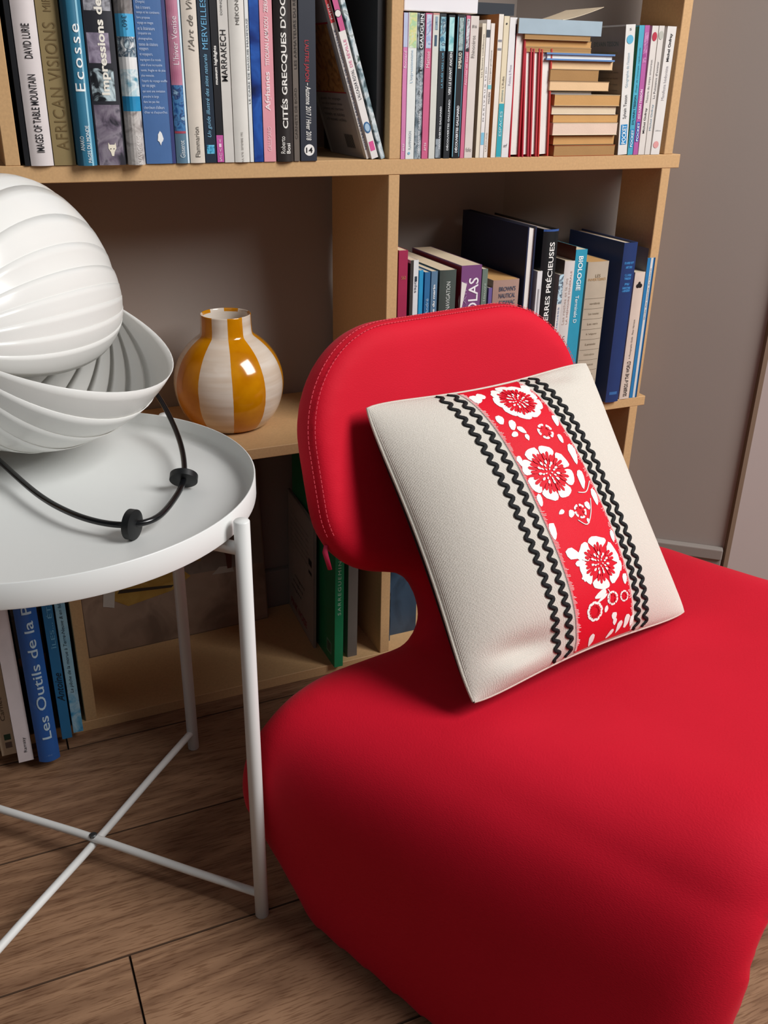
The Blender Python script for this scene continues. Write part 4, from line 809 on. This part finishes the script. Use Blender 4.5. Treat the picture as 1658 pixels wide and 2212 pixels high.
b = Cc('turquoise schoolbook with white bold title', 1242, 1267, 539, '2f96b4', d=.16, page='cream'); lpatch(b, 0, .158, 0, .26, '5a2a22'); txt(b, 'BIOLOGIE', zc_(553, 1256), zc_(627, 1252), .48, .40, 'eaf4f6', up=False, bold=.02); txt(b, 'Terminale D', zc_(638, 1250), zc_(697, 1244), .48, .30, 'dff0f4', up=False, bold=.01)
b = Cc('broad beige volume ruled with thin lines, middle shelf', 1268, 1313, 565, 'b8ab98', d=.15, page='tan', bulge=.002); htxt(b, 'LES', zc_(595, 1290), .005, .38, .62, '8a7a60'); htxt(b, 'INVERTÉBRÉS', zc_(602, 1290), .005, .08, .92, 'b8925a')
for i, l in enumerate(['vertébrés', 'Les insectes', 'Les vers', "L'algue", 'Laminés', "L'échinoderme", 'Les crustacés', 'Le corail', 'Le sable']):
    zz = zc_(644+i*22, 1288-i*2); patch(b, .03, .97, zz, zz+.0005, '6f6456', 'ruled_line'); htxt(b, l, zz-.0075, .0034, .25, .75, '7a6c58')
b = Cc('big navy cloth volume standing right of the ruled beige one', 1346, 1375, 524, '24386a', yf=-.006, d=.150, hard=True, bulge=.002, page='cream')
for i, (py, w_) in enumerate(((566, .7), (575, .5), (592, .5), (599, .5), (611, .35), (619, .6), (625, .6))): patch(b, .5-w_/2, .5+w_/2, zc_(py+2.5, 1358), zc_(py-2.5, 1358), photomat('blue_print', ['24386a', '3a7ab4', '4a8ac4'], 400), 'blocked_title')
patch(b, .2, .8, zc_(848, 1328), zc_(842, 1328), '3a6aa4', 'blocked_imprint')
b = Cc('cream bird-guide spine with black lettering near the right upright', 1369, 1391, 588, 'd8c6b8', d=.125, name='paperback_book', bulge=.001); txt(b, 'SEABIRDS of THE WORLD', zc_(856, 1345), zc_(780, 1355), .5, .36, '2f2a2a', bold=.01); txt(b, 'A Photographic Guide · Peter Harrison', zc_(775, 1358), zc_(690, 1368), .5, .2, '3a3434', shear=.2); disc(b, .4, zc_(617, 1378), .0035, '24201f', 'bird_emblem'); disc(b, .62, zc_(617, 1378), .0035, '24201f', 'bird_emblem'); disc(b, .5, zc_(611, 1378), .0022, '24201f', 'bird_emblem')
a = at(1394, 580, 0.0)[0]
b = Cc('thin blue and white atlas, last before the right upright', 1396, 1413, 557, '2a78b0', d=.105, name='paperback_book'); lpatch(b, 0, .1, 0, .25, '8a8680'); patch(b, .42, .72, 0, .3, 'd4d2d0', 'white_stripe'); patch(b, .86, .98, 0, .3, '17406a', 'dark_stripe'); txt(b, 'Guide des oiseaux du littoral', zc_(690, 1395), zc_(580, 1407), .57, .14, '5a6a7a')

# ---- bottom left compartment ---------------------------------------------------------------------------------
def D(label, xl, xr, yb, col, h, d, name='hardcover_book', **k):
    p, q = atz(xl, yb, Z0), atz(xr, yb, Z0); yf = float(min(p[1], q[1])); a, c = float(p[0]), float(q[0])
    return book(name, label, a, yf, Z0, c-a-.0005, h, d, col, **k), yf
b, yf = D('cream booklet with two dark squares, leftmost at the bottom', 4, 37, 1626, 'c8b49a', .27, .2, 'paperback_book'); patch(b, .35, .8, .026, .036, '1f4a3a', 'green_square'); patch(b, .35, .8, .012, .022, '6a5a54', 'brown_square'); txt(b, 'Carnet', .06, .10, .5, .3, '6a5a4a')
b, yf = D('plain white volume on the bottom shelf beside the blue one', 40, 74, 1640, 'd2c8ca', .29, .25); txt(b, 'Ramsay', .016, .042, .6, .26, '2a2a2c')
b, yf = D('thick royal blue volume with large pale title, bottom shelf', 83, 131, 1634, '2458a0', .30, .25, hard=True, bulge=.006, gloss=.3, page='white')
txt(b, 'Les Outils de la Passion', float(at(97, 1592, yf)[2]-Z0), float(at(60, 1190, yf)[2]-Z0), .54, .44, 'b8d0e0', bold=.008); txt(b, 'Éditions du Large', .010, .0125, .5, .5, '6a90c4')
b, yf = D('blue-green book with handwritten signature, bottom shelf', 134, 157, 1592, '2a709c', .28, .22, 'paperback_book'); txt(b, 'ÎLES... ÉTAIT', float(at(115, 1402, yf)[2]-Z0), float(at(105, 1270, yf)[2]-Z0), .55, .5, '6fb0d0'); txt(b, 'Antoine', float(at(135, 1515, yf)[2]-Z0), float(at(130, 1452, yf)[2]-Z0), .5, .7, '14202a', shear=.4)
b, yf = D('sky-coloured book with dark script, beside the lower upright', 158, 181, 1578, photomat('cloud_print', ['2f86b8', '5fa8cc', 'a8ccdc', '3f94c0'], 45), .27, .2, 'paperback_book'); patch(b, .02, .98, float(at(165, 1488, yf)[2]-Z0), .27, photomat('pale_cloud_print', ['7fb4cc', '9cc8d8', '8fbcd0'], 30), 'pale_panel'); txt(b, 'La pêche de la morue à Terre-Neuve & en Islande', float(at(160, 1495, yf)[2]-Z0), float(at(145, 1280, yf)[2]-Z0), .5, .42, '1c3444', shear=.25)

# ---- bottom middle compartment -------------------------------------------------------------------------------
pic = tag(empty('picture_board', (-.355, .172, Z0), (R(-6), 0, R(2))), 'faded picture board leaning at the back of the bottom compartment', 'picture')
MB().box(0, .318, 0, .008, 0, .34).build('board', mat('board_edge', '7a6858', .7), pic)
def pflat(name, pts, m, off): return MB().add([(x, -off, z) for x, z in pts], [tuple(range(len(pts)))]).build(name, m if not isinstance(m, str) else cmat(m, .6), pic)
pflat('printed_ground', [(.002, .002), (.316, .002), (.316, .110), (.002, .120)], photomat('sand_print', ['8f7a6a', 'a08a78', '7d6a5c'], 14), .0004)
pflat('printed_house_front', [(.002, .120), (.316, .110), (.316, .338), (.002, .338)], photomat('faded_wall_print', ['6a6058', '857a70', '5a514a'], 9), .0004)
pflat('printed_boat', [(.045, .100), (.075, .080), (.150, .092), (.185, .112), (.170, .128), (.080, .132), (.050, .122)], photomat('ochre_print', ['b8964e', 'a8843e', 'c8a860'], 20), .0008)
pflat('printed_boat_shade', [(.060, .106), (.150, .098), (.155, .102), (.064, .112)], '3f3428', .0011)
pflat('printed_bow', [(.034, .088), (.052, .082), (.058, .122), (.040, .126)], 'c8c4bc', .0011)
pflat('printed_sign', [(.165, .142), (.205, .136), (.205, .180), (.165, .186)], 'b08a48', .0008); pflat('printed_sun', [(.185+.009*math.cos(i*.52), .162+.009*math.sin(i*.52)) for i in range(12)], 'b85a38', .0012)
pflat('printed_bench', [(.205, .146), (.290, .150), (.290, .155), (.205, .151)], 'a0968a', .0008); pflat('printed_trunk', [(.250, .112), (.258, .112), (.260, .138), (.275, .150), (.256, .143), (.240, .152), (.249, .138)], '5a2f24', .0012)
pflat('printed_stones', [(.222, .106), (.262, .104), (.258, .116), (.236, .118)], 'b0a89c', .0010)
b = book('record_sleeve', 'grey printed sleeve leaning against the green book, bottom shelf', .0045, .057, Z0, .004, .235, .16, '8f8782', page='grey', lean=R(1.0), yaw=R(-3), cat='record sleeve')
lpatch(b, .002, .158, .002, .233, 'a89f9a', 'printed_side'); ltxt(b, 'PINK NOISE', .090, .10, .022, .014, 'a04858', .0007, .02)
for i in range(6): ltxt(b, 'face A : mouvements lents et rapides', .085, .11, .20-i*.011, .0045, '6f6864', .0007)
for i in range(3): ltxt(b, 'enregistré', .085+.01*i, .06, .085-i*.014, .008, '3f3a40', .0007)
for (zz, hh_) in ((.150, .012), (.134, .006)): lpatch(b, .012, .030, zz, zz+hh_, '2a2a2c', 'dark_stamp', .0007)
b = book('hardcover_book', 'bright green tall book with white spaced capitals, bottom shelf', .0165, -.010, Z0, .0150, .345, .21, '1f8a5a', hard=True, gloss=.2, lean=R(.8), page='white')
txt(b, 'SARREGUEMINES', .100, .215, .5, .36, 'b8e0c8', spacing=1.3); lpatch(b, .014, .036, .016, .040, '7fae94', 'white_stamp'); lpatch(b, .017, .033, .019, .037, '4a6a58', 'stamp_centre', .0006)
b = book('hardcover_book', 'dull grey-brown tall book right of the green one, bottom shelf', .0480, .010, Z0, .0170, .32, .20, '6a625c', lean=R(.6), page='grey')
b = book('hardcover_book', 'dark blue cloudy picture book beyond the lower central upright', XM+.003, .030, Z0, .012, .33, .19, photomat('storm_print', ['22303f', '3f5468', '1a222c', '6a7a7f'], 14), page='grey', gloss=.3)
b = book('picture_folder', 'dark blue folder seen through the gap under the backrest', XM+.022, .045, Z0, .05, .26, .17, photomat('storm_print_b', ['27384a', '36495c', '1c2630'], 12), page='grey', cat='folder')
